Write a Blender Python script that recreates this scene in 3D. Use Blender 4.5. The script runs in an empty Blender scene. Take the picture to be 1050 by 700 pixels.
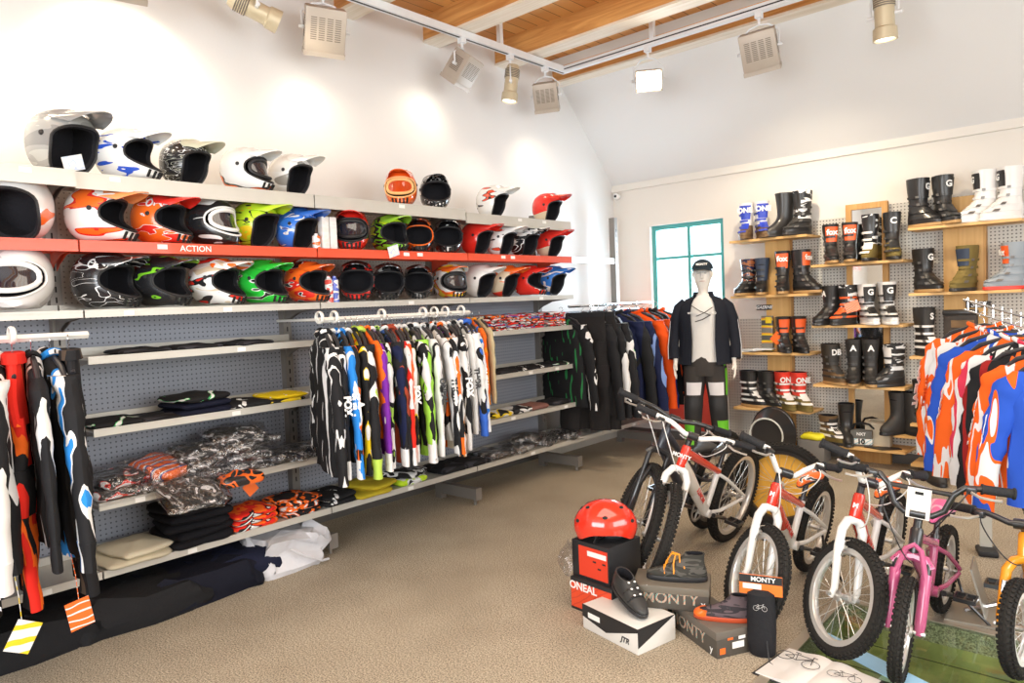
import bpy, bmesh, math, random
from mathutils import Vector, Matrix, Quaternion
PI = math.pi
rnd = random.Random(7)
scn = bpy.context.scene
col = scn.collection
# ------------------------------------------------------------------ camera
FPX, YAW, PITCH, ROLL, EYE = 730.437, 0.7315658, 0.0531839, -0.0420197, 1.55
FW = Vector((-math.sin(YAW)*math.cos(PITCH), math.cos(YAW)*math.cos(PITCH), -math.sin(PITCH)))
_r0 = Vector((math.cos(YAW), math.sin(YAW), 0)); _u0 = _r0.cross(FW)
RR = _r0*math.cos(ROLL)+_u0*math.sin(ROLL); UU = -_r0*math.sin(ROLL)+_u0*math.cos(ROLL)
CAM = Vector((0, 0, EYE))
cd = bpy.data.cameras.new('camera'); cam = bpy.data.objects.new('camera', cd); col.objects.link(cam)
cd.sensor_width = 36; cd.lens = FPX*36/1050; cd.clip_start = .05
mw = Matrix.Identity(4)
for i in range(3):
    mw[i][0] = RR[i]; mw[i][1] = UU[i]; mw[i][2] = -FW[i]; mw[i][3] = CAM[i]
cam.matrix_world = mw; scn.camera = cam
def hit(px, py, ax, v):            # survey point: where the sight line meets a real plane of the room
    d = FW*FPX+RR*(px-525)-UU*(py-350); t = (v-CAM[ax])/d[ax]; return CAM+d*t
# ------------------------------------------------------------------ look
scn.view_settings.view_transform = 'Standard'; scn.view_settings.look = 'None'
scn.view_settings.gamma = 1; scn.view_settings.use_curve_mapping = False
scn.view_settings.exposure = 0.0
w = bpy.data.worlds.new('daylight'); scn.world = w; w.use_nodes = True
w.node_tree.nodes['Background'].inputs[0].default_value = (.80, .92, 1, 1)
w.node_tree.nodes['Background'].inputs[1].default_value = 3.2
def area(name, loc, rot, sx, sy, e, c):
    l = bpy.data.lights.new(name, 'AREA'); l.shape = 'RECTANGLE'; l.size = sx; l.size_y = sy; l.energy = e; l.color = c
    o = bpy.data.objects.new(name, l); o.location = loc; o.rotation_euler = rot; col.objects.link(o); return o
area('added_fill_back', (-.6, -2.85, 1.9), (PI/2, 0, 0), 4.2, 1.9, 190, (.97, .98, 1))  # added unseen fill behind the camera; the window there is invented
area('added_fill_side', (2.85, 2.2, 1.9), (0, PI/2, 0), 1.9, 4.5, 115, (1, .96, .90))  # added warm fill from the unseen right side, its window invented too
area('daylight_shop_window', (-3.66, 6.99, 1.8), (-PI/2, 0, 0), .8, .95, 46, (.72, .86, 1))
area('added_fill_ceiling', (-.6, 1.4, 3.66), (0, 0, 0), 3.0, 3.0, 105, (1, .91, .78))  # soft overhead fill added for bounce, out of view; no panels hang there
XW, YW, XR, YB = -4.554, 6.897, 3.0, -3.0
ZC, ZK, SL = 3.98, 2.83, 1.05
# ------------------------------------------------------------------ materials
MATS = {}
def newmat(key):
    m = bpy.data.materials.new(key); m.use_nodes = True; MATS[key] = m
    return m, m.node_tree.nodes, m.node_tree.links, m.node_tree.nodes['Principled BSDF']
def c4(c): return (c[0], c[1], c[2], 1)
def bumpy(N, L, b, scale, strength, coord='Object', dist=.01):
    tc = N.new('ShaderNodeTexCoord'); nz = N.new('ShaderNodeTexNoise'); nz.inputs['Scale'].default_value = scale
    bp = N.new('ShaderNodeBump'); bp.inputs['Strength'].default_value = strength; bp.inputs['Distance'].default_value = dist
    L.new(tc.outputs[coord], nz.inputs['Vector']); L.new(nz.outputs['Fac'], bp.inputs['Height']); L.new(bp.outputs['Normal'], b.inputs['Normal'])
    return tc, nz
def pm(c, rough=.5, metal=0, coat=0, bump=None, emit=None, var=0):
    key = 'm_%s_%s_%s_%s_%s_%s_%s' % (c, rough, metal, coat, bump, emit, var)
    if key in MATS: return MATS[key]
    m, N, L, b = newmat(key)
    b.inputs['Roughness'].default_value = rough; b.inputs['Metallic'].default_value = metal
    b.inputs['Coat Weight'].default_value = coat
    if rough >= .7: b.inputs['Specular IOR Level'].default_value = .12
    tc = N.new('ShaderNodeTexCoord'); nz = N.new('ShaderNodeTexNoise'); nz.inputs['Scale'].default_value = 9
    L.new(tc.outputs['Object'], nz.inputs['Vector'])
    mx = N.new('ShaderNodeMix'); mx.data_type = 'RGBA'
    v = max(0, .06+var)
    mx.inputs['A'].default_value = c4([k*(1-v) for k in c]); mx.inputs['B'].default_value = c4([min(1, k*(1+v)) for k in c])
    L.new(nz.outputs['Fac'], mx.inputs['Factor']); L.new(mx.outputs['Result'], b.inputs['Base Color'])
    if bump: bumpy(N, L, b, bump[0], bump[1])
    if emit: b.inputs['Emission Color'].default_value = c4(emit[0]); b.inputs['Emission Strength'].default_value = emit[1]
    return m
def graphic(cols, scale=6, rot=(0, .6, 0), dist=3.0, off=0, rough=.3, coat=.4, bump=None, stops=None, det=1.0):
    """printed graphic: bands of flat colour, bent by noise"""
    key = 'g_%s_%s_%s_%s_%s_%s_%s_%s' % (cols, scale, rot, dist, off, rough, stops, bump)
    if key in MATS: return MATS[key]
    m, N, L, b = newmat(key)
    b.inputs['Roughness'].default_value = rough; b.inputs['Coat Weight'].default_value = coat
    if rough >= .7: b.inputs['Specular IOR Level'].default_value = .12
    tc = N.new('ShaderNodeTexCoord'); mp = N.new('ShaderNodeMapping'); mp.inputs['Rotation'].default_value = rot
    mp.inputs['Location'].default_value = (off*.37, off*.71, off*.53)
    wv = N.new('ShaderNodeTexWave'); wv.wave_type = 'BANDS'; wv.bands_direction = 'Z'
    wv.inputs['Scale'].default_value = scale; wv.inputs['Distortion'].default_value = dist
    wv.inputs['Detail'].default_value = det; wv.inputs['Detail Scale'].default_value = 1.2
    r = N.new('ShaderNodeValToRGB'); r.color_ramp.interpolation = 'CONSTANT'
    n = len(cols); e = r.color_ramp.elements
    while len(e) < n: e.new(.5)
    for i in range(n):
        e[i].position = (stops[i] if stops else i/n); e[i].color = c4(cols[i])
    L.new(tc.outputs['Object'], mp.inputs['Vector']); L.new(mp.outputs['Vector'], wv.inputs['Vector'])
    L.new(wv.outputs['Fac'], r.inputs['Fac']); L.new(r.outputs['Color'], b.inputs['Base Color'])
    if bump: bumpy(N, L, b, bump[0], bump[1])
    return m
def swoosh(cols, scale=6, rot=(0, .6, 0), dist=3.0, off=0, rough=.25, coat=.5, stops=None, st=(1, 1.6, 3.4)):
    """printed graphic: sharp-edged patches stretched along one direction"""
    key = 's_%s_%s_%s_%s_%s_%s_%s_%s' % (cols, scale, rot, dist, off, rough, stops, st)
    if key in MATS: return MATS[key]
    m, N, L, b = newmat(key)
    b.inputs['Roughness'].default_value = rough; b.inputs['Coat Weight'].default_value = coat
    if rough >= .7: b.inputs['Specular IOR Level'].default_value = .12
    tc = N.new('ShaderNodeTexCoord'); mp = N.new('ShaderNodeMapping'); mp.inputs['Rotation'].default_value = rot
    mp.inputs['Location'].default_value = (off*.37, off*.71, off*.53); mp.inputs['Scale'].default_value = st
    nz = N.new('ShaderNodeTexNoise'); nz.inputs['Scale'].default_value = scale*.9; nz.inputs['Detail'].default_value = .6; nz.inputs['Distortion'].default_value = dist*.28
    r = N.new('ShaderNodeValToRGB'); r.color_ramp.interpolation = 'CONSTANT'
    n = len(cols); e = r.color_ramp.elements
    while len(e) < n: e.new(.5)
    for i in range(n):
        e[i].position = 0 if i == 0 else (.30+.36*(stops[i] if stops else i/n) if coat else .36+.33*(stops[i] if stops else i/n)); e[i].color = c4(cols[i])
    L.new(tc.outputs['Object'], mp.inputs['Vector']); L.new(mp.outputs['Vector'], nz.inputs['Vector'])
    L.new(nz.outputs['Fac'], r.inputs['Fac']); L.new(r.outputs['Color'], b.inputs['Base Color'])
    return m
def wood(key, a, b_, axis=0, scale=1.0, rough=.55):
    if key in MATS: return MATS[key]
    m, N, L, b = newmat(key)
    tc = N.new('ShaderNodeTexCoord'); mp = N.new('ShaderNodeMapping')
    s = [14*scale]*3; s[axis] = .9*scale; mp.inputs['Scale'].default_value = s
    nz = N.new('ShaderNodeTexNoise'); nz.inputs['Scale'].default_value = 1.6; nz.inputs['Detail'].default_value = 6; nz.inputs['Distortion'].default_value = 1.2
    r = N.new('ShaderNodeValToRGB'); r.color_ramp.elements[0].position = .3; r.color_ramp.elements[0].color = c4(a)
    r.color_ramp.elements[1].position = .7; r.color_ramp.elements[1].color = c4(b_)
    L.new(tc.outputs['Object'], mp.inputs['Vector']); L.new(mp.outputs['Vector'], nz.inputs['Vector'])
    L.new(nz.outputs['Fac'], r.inputs['Fac']); L.new(r.outputs['Color'], b.inputs['Base Color']); b.inputs['Roughness'].default_value = rough
    return m
def carpet():
    m, N, L, b = newmat('carpet')
    tc = N.new('ShaderNodeTexCoord'); n1 = N.new('ShaderNodeTexNoise'); n1.inputs['Scale'].default_value = 140; n1.inputs['Detail'].default_value = 3
    n2 = N.new('ShaderNodeTexNoise'); n2.inputs['Scale'].default_value = 2.2; n2.inputs['Detail'].default_value = 4
    r = N.new('ShaderNodeValToRGB'); e = r.color_ramp.elements
    e[0].position = .33; e[0].color = (.15, .12, .083, 1); e[1].position = .66; e[1].color = (.62, .53, .40, 1)
    mx = N.new('ShaderNodeMix'); mx.data_type = 'RGBA'; mx.blend_type = 'MULTIPLY'; mx.inputs['Factor'].default_value = .4
    r2 = N.new('ShaderNodeValToRGB'); r2.color_ramp.elements[0].position = .35; r2.color_ramp.elements[0].color = (.62, .60, .57, 1); r2.color_ramp.elements[1].position = .6
    L.new(tc.outputs['Object'], n1.inputs['Vector']); L.new(tc.outputs['Object'], n2.inputs['Vector'])
    L.new(n1.outputs['Fac'], r.inputs['Fac']); L.new(n2.outputs['Fac'], r2.inputs['Fac'])
    L.new(r.outputs['Color'], mx.inputs['A']); L.new(r2.outputs['Color'], mx.inputs['B'])
    L.new(mx.outputs['Result'], b.inputs['Base Color']); b.inputs['Roughness'].default_value = .95
    bp = N.new('ShaderNodeBump'); bp.inputs['Strength'].default_value = .6; bp.inputs['Distance'].default_value = .006
    L.new(n1.outputs['Fac'], bp.inputs['Height']); L.new(bp.outputs['Normal'], b.inputs['Normal'])
    return m
def pegs(key, base, hole, pitch, frac, axes=(0, 2), rough=.5):
    """grid of round holes"""
    m, N, L, b = newmat(key)
    tc = N.new('ShaderNodeTexCoord'); sp = N.new('ShaderNodeSeparateXYZ'); L.new(tc.outputs['Object'], sp.inputs[0])
    def mth(op, *a):
        n = N.new('ShaderNodeMath'); n.operation = op
        for i, v in enumerate(a):
            if isinstance(v, (int, float)): n.inputs[i].default_value = v
            else: L.new(v, n.inputs[i])
        return n.outputs[0]
    sq = []
    for a in axes:
        q = mth('PINGPONG', mth('DIVIDE', sp.outputs[a], pitch), .5); sq.append(mth('MULTIPLY', q, q))
    d = mth('LESS_THAN', mth('SQRT', mth('ADD', sq[0], sq[1])), frac)
    mx = N.new('ShaderNodeMix'); mx.data_type = 'RGBA'; mx.inputs['A'].default_value = c4(base); mx.inputs['B'].default_value = c4(hole)
    L.new(d, mx.inputs['Factor']); L.new(mx.outputs['Result'], b.inputs['Base Color']); b.inputs['Roughness'].default_value = rough
    return m
def glassy(key, c, mix, rough=.05):
    if key in MATS: return MATS[key]
    m, N, L, b = newmat(key); N.remove(b)
    o = N['Material Output']; t = N.new('ShaderNodeBsdfTransparent'); g = N.new('ShaderNodeBsdfGlossy'); t.inputs[0].default_value = c4(c)
    g.inputs['Roughness'].default_value = rough; g.inputs[0].default_value = (1, 1, 1, 1)
    f = N.new('ShaderNodeFresnel'); f.inputs[0].default_value = 1.3 if rough < .1 else 1.45
    ad = N.new('ShaderNodeMath'); ad.operation = 'ADD'; ad.inputs[1].default_value = mix; ad.use_clamp = True
    tc, nz = N.new('ShaderNodeTexCoord'), N.new('ShaderNodeTexNoise'); nz.inputs['Scale'].default_value = 14; nz.inputs['Detail'].default_value = 3
    if rough > .1:
        bp = N.new('ShaderNodeBump'); bp.inputs['Strength'].default_value = 1; bp.inputs['Distance'].default_value = .05
        L.new(tc.outputs['Object'], nz.inputs['Vector']); L.new(nz.outputs['Fac'], bp.inputs['Height']); L.new(bp.outputs['Normal'], g.inputs['Normal']); L.new(bp.outputs['Normal'], f.inputs['Normal'])
    s = N.new('ShaderNodeMixShader'); L.new(f.outputs[0], ad.inputs[0])
    ge = N.new('ShaderNodeNewGeometry'); iv = N.new('ShaderNodeMath'); iv.operation = 'SUBTRACT'; iv.inputs[0].default_value = 1; L.new(ge.outputs['Backfacing'], iv.inputs[1])
    mu = N.new('ShaderNodeMath'); mu.operation = 'MULTIPLY'; L.new(ad.outputs[0], mu.inputs[0]); L.new(iv.outputs[0], mu.inputs[1]); L.new(mu.outputs[0], s.inputs[0])
    L.new(t.outputs[0], s.inputs[1]); L.new(g.outputs[0], s.inputs[2]); L.new(s.outputs[0], o.inputs['Surface'])
    return m
WHITE = (.86, .86, .85); BLACK = (.018, .018, .02); ORANGE = (.92, .16, .02); RED = (.78, .03, .02); BLUE = (.02, .13, .62)
GREEN = (.22, .62, .03); YEL = (.85, .62, .02); GREY = (.32, .32, .33); NAVY = (.015, .02, .06); PURPLE = (.20, .03, .36)
LIME = (.55, .80, .03); BROWN = (.16, .095, .045); SILVER = (.60, .60, .60); PINK = (.82, .14, .36); CREAM = (.70, .58, .42)
m_black = pm(BLACK, .5); m_rubber = pm((.022, .021, .02), .8, bump=(60, .3)); m_chrome = pm((.75, .75, .76), .2, 1)
m_alu = pm((.62, .60, .57), .35, .8); m_white = pm(WHITE, .4); m_whitegloss = pm(WHITE, .2, coat=.6)
m_lining = pm((.02, .02, .024), .9, bump=(120, .4)); m_label = pm((.88, .87, .84), .6)
# ------------------------------------------------------------------ mesh kit
class MB:
    def __init__(s): s.v = []; s.f = []; s.mi = []; s.cur = 0; s.M = Matrix.Identity(4)
    def add(s, vs, fs):
        o = len(s.v); M = s.M
        s.v += [tuple(M @ Vector(p)) for p in vs]; s.f += [[i+o for i in f] for f in fs]; s.mi += [s.cur]*len(fs); return s
    def grid(s, rows, cu=False, cv=False, capa=False, capb=False):
        n, m = len(rows), len(rows[0]); vs = [p for r in rows for p in r]; fs = []
        for i in range(n if cv else n-1):
            for j in range(m if cu else m-1):
                a, b = i*m+j, i*m+(j+1) % m; i2 = (i+1) % n
                fs.append([a, b, i2*m+(j+1) % m, i2*m+j])
        if capa: fs.append(list(range(m))[::-1])
        if capb: fs.append([(n-1)*m+j for j in range(m)])
        return s.add(vs, fs)
    def box(s, c, d, R=None):
        x, y, z = [k/2 for k in d]; vs = [(i*x, j*y, k*z) for i in (-1, 1) for j in (-1, 1) for k in (-1, 1)]
        vs = [Vector(p) for p in vs]
        if R is not None: vs = [R @ p for p in vs]
        vs = [p+Vector(c) for p in vs]
        return s.add(vs, [[0, 1, 3, 2], [4, 6, 7, 5], [0, 4, 5, 1], [2, 3, 7, 6], [0, 2, 6, 4], [1, 5, 7, 3]])
    def box2(s, a, b): return s.box([(a[i]+b[i])/2 for i in range(3)], [abs(b[i]-a[i]) for i in range(3)])
    def rbox(s, c, d, r=.01, R=None):
        """box with chamfered edges"""
        bm = bmesh.new(); bmesh.ops.create_cube(bm, size=1)
        for v in bm.verts: v.co = Vector((v.co.x*d[0], v.co.y*d[1], v.co.z*d[2]))
        bmesh.ops.bevel(bm, geom=list(bm.edges), offset=r, segments=2, affect='EDGES', profile=.6)
        bm.verts.index_update()
        vs = [v.co.copy() for v in bm.verts]; fs = [[v.index for v in f.verts] for f in bm.faces]; bm.free()
        if R is not None: vs = [R @ p for p in vs]
        return s.add([p+Vector(c) for p in vs], fs)
    def tube(s, path, r, n=8, closed=False, caps=True, flat=1.0, up=(0, 0, 1)):
        P = [Vector(p) for p in path]; N = len(P); rows = []
        rr = r if isinstance(r, (list, tuple)) else [r]*N
        t0 = None; u = None
        for i in range(N):
            if closed: t = (P[(i+1) % N]-P[i-1]).normalized()
            else: t = (P[min(i+1, N-1)]-P[max(i-1, 0)]).normalized()
            if u is None:
                u = Vector(up); u = u-t*u.dot(t)
                if u.length < .05: u = Vector((1, 0, 0)); u = u-t*u.dot(t)
                u.normalize()
            else:
                u = t0.rotation_difference(t) @ u; u = (u-t*u.dot(t)).normalized()
            t0 = t; b = t.cross(u)
            rows.append([P[i]+(u*math.cos(k*2*PI/n)*flat+b*math.sin(k*2*PI/n))*rr[i] for k in range(n)])
        return s.grid(rows, cu=True, cv=closed, capa=caps and not closed, capb=caps and not closed)
    def lathe(s, prof, n=20, M=None, caps=True):
        """prof: (r,z) pairs about +Z"""
        M = M or Matrix.Identity(4)
        rows = [[M @ Vector((r*math.cos(k*2*PI/n), r*math.sin(k*2*PI/n), z)) for k in range(n)] for r, z in prof]
        return s.grid(rows, cu=True, capa=caps, capb=caps)
    def prism(s, pts, a, b, axis=1):
        """polygon in the two other axes pushed from a to b along axis"""
        def mk(p, q):
            l = list(p); l.insert(axis, q); return tuple(l)
        n = len(pts); vs = [mk(p, a) for p in pts]+[mk(p, b) for p in pts]
        fs = [list(range(n))[::-1], list(range(n, 2*n))]+[[i, (i+1) % n, n+(i+1) % n, n+i] for i in range(n)]
        return s.add(vs, fs)
    def mesh(s, name, mats, smooth=True, fix=True):
        me = bpy.data.meshes.new(name); me.from_pydata(s.v, [], s.f)
        for m in (mats if isinstance(mats, (list, tuple)) else [mats]): me.materials.append(m)
        for p, i in zip(me.polygons, s.mi): p.material_index = i
        if fix:
            bm = bmesh.new(); bm.from_mesh(me); bmesh.ops.remove_doubles(bm, verts=bm.verts, dist=1e-5)
            bmesh.ops.recalc_face_normals(bm, faces=bm.faces); bm.to_mesh(me); bm.free()
        if smooth:
            me.polygons.foreach_set('use_smooth', [True]*len(me.polygons)); me.set_sharp_from_angle(angle=math.radians(38))
        return me
    def build(s, name, mats, parent=None, smooth=True): return put(name, s.mesh(name, mats, smooth), parent)
def put(name, me, parent=None, mat=None, M=None):
    o = bpy.data.objects.new(name, me); col.objects.link(o)
    if parent: o.parent = parent
    if M is not None: o.matrix_basis = M
    if mat is not None:
        for i, mm in enumerate(mat if isinstance(mat, (list, tuple)) else [mat]):
            o.material_slots[i].link = 'OBJECT'; o.material_slots[i].material = mm
    return o
def tag(o, label, cat, group=None):
    o['label'] = label; o['category'] = cat
    if group: o['group'] = group
    return o
def thing(name, label, cat, loc=(0, 0, 0), rz=0, group=None, rot=None):
    o = bpy.data.objects.new(name, None); col.objects.link(o); o.location = loc
    o.rotation_euler = rot if rot else (0, 0, rz); o.empty_display_size = .05
    return tag(o, label, cat, group)
def struct(o): o['kind'] = 'structure'; return o
_T = {}
def text_mesh(s, size=.1, ext=.001, bold=0.0, shear=0.0, key=None):
    k = (s, size, ext, bold, shear)
    if k in _T: return _T[k]
    c = bpy.data.curves.new('lettering', 'FONT'); c.body = s; c.size = size; c.extrude = ext; c.align_x = 'CENTER'; c.align_y = 'CENTER'
    c.offset = bold; c.shear = shear; c.resolution_u = 3
    o = bpy.data.objects.new('lettering', c); col.objects.link(o)
    bpy.context.view_layer.update(); dg = bpy.context.evaluated_depsgraph_get()
    me = bpy.data.meshes.new_from_object(o.evaluated_get(dg)); bpy.data.objects.remove(o); bpy.data.curves.remove(c)
    me.materials.clear(); me.materials.append(m_white); _T[k] = me; return me
def face_M(pos, nrm, up=(0, 0, 1)):
    """matrix that lays XY lettering on a surface with normal nrm"""
    n = Vector(nrm).normalized(); u = Vector(up); x = u.cross(n).normalized(); y = n.cross(x)
    M = Matrix.Identity(4)
    for i in range(3): M[i][0] = x[i]; M[i][1] = y[i]; M[i][2] = n[i]; M[i][3] = pos[i]
    return M
def Rz(a): return Matrix.Rotation(a, 3, 'Z')
def T(x, y, z): return Matrix.Translation((x, y, z))
#==SETTING
m_wall = pm((.80, .795, .79), .85, bump=(60, .05), var=-.06); m_wallwarm = pm((.80, .765, .71), .85, bump=(60, .05), var=-.06)
m_pine = wood('pine', (.52, .22, .06), (.78, .42, .14), 0, 1); m_pinepale = wood('pine_limed', (.74, .64, .50), (.88, .80, .70), 0, 1)
# floor with a glazed pit
px0, px1, py0, py1 = -1.13, 1.6, .4, 3.66
b = MB(); b.box2((XW, YB, -.1), (px0, YW, 0)); b.box2((px1, YB, -.1), (XR, YW, 0)); b.box2((px0, py1, -.1), (px1, YW, 0)); b.box2((px0, YB, -.1), (px1, py0, 0))
struct(b.build('floor', carpet(), smooth=False))
m, N, L, bs = newmat('pit_boards')
tc = N.new('ShaderNodeTexCoord'); bk = N.new('ShaderNodeTexBrick'); bk.inputs['Color1'].default_value = (.30, .27, .10, 1); bk.inputs['Color2'].default_value = (.40, .35, .16, 1)
bk.inputs['Mortar'].default_value = (.05, .04, .02, 1); bk.inputs['Scale'].default_value = 1; bk.inputs['Brick Width'].default_value = 2.6; bk.inputs['Row Height'].default_value = .26; bk.inputs['Mortar Size'].default_value = .006
mp = N.new('ShaderNodeMapping'); nz = N.new('ShaderNodeTexNoise'); nz.inputs['Scale'].default_value = 7; nz.inputs['Detail'].default_value = 5
mx = N.new('ShaderNodeMix'); mx.data_type = 'RGBA'; mx.blend_type = 'OVERLAY'; mx.inputs['Factor'].default_value = .9
L.new(tc.outputs['Object'], mp.inputs[0]); L.new(mp.outputs[0], bk.inputs[0]); L.new(tc.outputs['Object'], nz.inputs['Vector']); L.new(bk.outputs['Color'], mx.inputs['A']); L.new(nz.outputs['Fac'], mx.inputs['B']); L.new(mx.outputs['Result'], bs.inputs['Base Color'])
b = MB(); b.box2((px0, py0, -.22), (px1, py1, -.18)); b.box2((px0-.03, py0, -.22), (px0, py1, -.1)); b.box2((px1, py0, -.22), (px1+.03, py1, -.1)); b.box2((px0, py1, -.22), (px1, py1+.03, -.1)); b.box2((px0, py0-.03, -.22), (px1, py0, -.1))
struct(b.build('floor_pit', m, smooth=False))
b = MB(); b.box2((px0, py0, -.014), (px1, py1, 0))
gl = struct(b.build('floor_glass', glassy('floor_glass', (.86, .95, .88), .0, .02), smooth=False))
b = MB(); wd = .045
b.box2((px0-wd, py0-wd, -.01), (px0, py1+wd, .004)); b.box2((px1, py0-wd, -.01), (px1+wd, py1+wd, .004)); b.box2((px0, py1, -.01), (px1, py1+wd, .004)); b.box2((px0, py0-wd, -.01), (px1, py0, .004))
struct(b.build('trim_1', pm((.46, .40, .32), .4, .5), smooth=False))
for k in range(3):
    b = MB(); b.box2((px0, 1.1+k*.92, -.18), (px1, 1.17+k*.92, -.014)); struct(b.build('trim_%d' % (k+10), pm((.06, .06, .04), .5), smooth=False))
# walls
gab = [(YB, 0), (YW, 0), (YW, ZK), (YW-(ZC-ZK)/SL, ZC), (YB+(ZC-ZK)/SL, ZC), (YB, ZK)]
b = MB(); b.prism(gab, XW-.15, XW, 0); struct(b.build('wall_left', m_wall, smooth=False))
def holed(b, a0, a1, z0, z1, h, axis, t0, t1):
    def bx(u0, u1, w0, w1):
        if u1-u0 < .001 or w1-w0 < .001: return
        if axis == 1: b.box2((u0, t0, w0), (u1, t1, w1))
        else: b.box2((t0, u0, w0), (t1, u1, w1))
    bx(a0, h[0], z0, z1); bx(h[1], a1, z0, z1); bx(h[0], h[1], z0, h[2]); bx(h[0], h[1], h[3], z1)
WX0, WX1, WZ0, WZ1 = -4.09, -3.24, 1.28, 2.33
b = MB(); holed(b, XW, XR, 0, ZK+.01, (WX0, WX1, WZ0, WZ1), 1, YW, YW+.22); struct(b.build('wall_far', m_wallwarm, smooth=False))
b = MB(); holed(b, YB, YW, 0, ZK, (-.2, 4.6, .9, 2.85), 0, XR, XR+.15)
b.prism([(YW, ZK), (YW-(ZC-ZK)/SL, ZC), (YB+(ZC-ZK)/SL, ZC), (YB, ZK)], XR, XR+.15, 0); struct(b.build('wall_right', m_wallwarm, smooth=False))
b = MB(); holed(b, XW, XR, 0, ZK, (-2.8, 1.6, .9, 2.8), 1, YB-.15, YB); struct(b.build('wall_back', m_wallwarm, smooth=False))
# ceiling: two slopes and a boarded flat between
y5, y6 = YW-(ZC-ZK)/SL, YB+(ZC-ZK)/SL
b = MB(); b.prism([(YW+.2, ZK-.2*SL), (YW+.2, ZK+.1), (y5, ZC+.12), (y5, ZC)], XW-.15, XR+.15, 0); b.prism([(YB-.2, ZK-.2*SL), (YB-.2, ZK+.1), (y6, ZC+.12), (y6, ZC)], XW-.15, XR+.15, 0)
struct(b.build('ceiling', m_wall, smooth=False))
m, N, L, bs = newmat('ceiling_boards')
tc = N.new('ShaderNodeTexCoord'); bk = N.new('ShaderNodeTexBrick'); bk.inputs['Color1'].default_value = (.60, .26, .07, 1); bk.inputs['Color2'].default_value = (.74, .38, .12, 1); bk.inputs['Mortar'].default_value = (.22, .09, .02, 1)
bk.inputs['Scale'].default_value = 1; bk.inputs['Brick Width'].default_value = 3; bk.inputs['Row Height'].default_value = .13; bk.inputs['Mortar Size'].default_value = .004
mp = N.new('ShaderNodeMapping'); mp.inputs['Rotation'].default_value = (0, 0, PI/2)
L.new(tc.outputs['Object'], mp.inputs[0]); L.new(mp.outputs[0], bk.inputs[0]); L.new(bk.outputs['Color'], bs.inputs['Base Color']); bs.inputs['Roughness'].default_value = .6
b = MB(); b.box2((XW-.15, y6, ZC), (XR+.15, y5, ZC+.1)); struct(b.build('ceiling_boarding', m, smooth=False))
for k, y in enumerate([5.86, 5.0, 4.12, 3.24, 2.36, 1.48, .6, -.28, -1.16]):
    b = MB(); b.box2((XW, y, 3.78), (XR, y+.17, ZC)); struct(b.build('ceiling_beam', m_pine, smooth=False))
    b = MB(); b.box2((XW, y-.006, 3.762), (XR, y+.176, 3.782)); struct(b.build('trim_%d' % (20+k), m_pinepale, smooth=False))
# crown strip, skirting
b = MB(); b.box2((XW, YW-.03, ZK-.075), (XR, YW, ZK-.03)); b.box2((XW, YW-.018, ZK-.03), (XR, YW, ZK)); struct(b.build('trim_2', m_wallwarm, smooth=False))
b = MB(); b.box2((XW, YW-.025, 0), (XR, YW, .09)); struct(b.build('baseboard_far', pm((.13, .12, .11), .6), smooth=False))
b = MB(); b.box2((XW, YB, 0), (XW+.02, YW-.03, .09)); struct(b.build('baseboard_left', pm((.13, .12, .11), .6), smooth=False))
# window
m_teal = pm((.07, .34, .33), .4, coat=.2)
root = struct(bpy.data.objects.new('window_1', None)); col.objects.link(root); root.location = ((WX0+WX1)/2, YW, WZ0)
def wchild(name, b, m): o = b.build(name, m, smooth=False); o.parent = root; o.matrix_parent_inverse = Matrix.Translation(root.location).inverted()
b = MB(); f = .05; ya, yb = YW+.04, YW+.10
b.box2((WX0, ya, WZ0), (WX0+f, yb, WZ1)); b.box2((WX1-f, ya, WZ0), (WX1, yb, WZ1)); b.box2((WX0+f, ya, WZ1-f), (WX1-f, yb, WZ1)); b.box2((WX0+f, ya, WZ0), (WX1-f, yb, WZ0+f)); wchild('window_frame', b, m_teal)
b = MB(); b.box2((-3.665, ya, WZ0+f), (-3.63, yb, WZ1-f)); b.box2((WX0+f, ya+.01, 1.955), (WX1-f, yb-.01, 1.985)); wchild('mullion', b, m_teal)
b = MB(); b.box2((WX0+f, YW+.066, WZ0+f), (WX1-f, YW+.072, WZ1-f)); wchild('window_pane', b, glassy('pane', (1, 1, 1), .0, .02))
b = MB(); b.box2((WX0-.02, YW-.03, WZ0-.03), (WX1+.02, YW+.04, WZ0)); wchild('window_sill', b, m_white)
# neighbouring white house seen through the window
b = MB(); b.box2((-14, 13, -1), (2, 13.3, 3.0)); hs = b.build('neighbour_house', pm((.80, .84, .86), .8), smooth=False); hs.data.update()
b2 = MB(); b2.box2((-14.5, 12.6, 3.0), (2.5, 13.4, 3.12)); b2.build('roof_eave', pm((.5, .56, .6), .7), hs, smooth=False)
tag(hs, 'pale house wall with an eave line outside beyond the teal window', 'house')
b = MB(); b.box2((-3.9, YW-.04, .12), (-3.3, YW, 1.22)); tag(b.build('wall_board', pm((.80, .10, .07), .5), smooth=False), 'flat red board on the wall directly under the teal window', 'board')
# little camera-like fixture high in the corner
b = MB(); b.lathe([(.0, 0), (.035, 0), (.04, .02), (.034, .05), (.0, .055)], 16, Matrix.Translation((-4.47, YW-.03, 2.70)) @ Matrix.Rotation(PI/2, 4, 'X')); fx = b.build('wall_sensor', m_whitegloss)
b = MB(); b.lathe([(.0, .05), (.014, .052), (.014, .062), (.0, .064)], 12, Matrix.Translation((-4.47, YW-.03, 2.70)) @ Matrix.Rotation(PI/2, 4, 'X')); b.build('sensor_lens', m_black, fx)
tag(fx, 'small round white sensor with a black dot high in the room corner', 'sensor')
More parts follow.
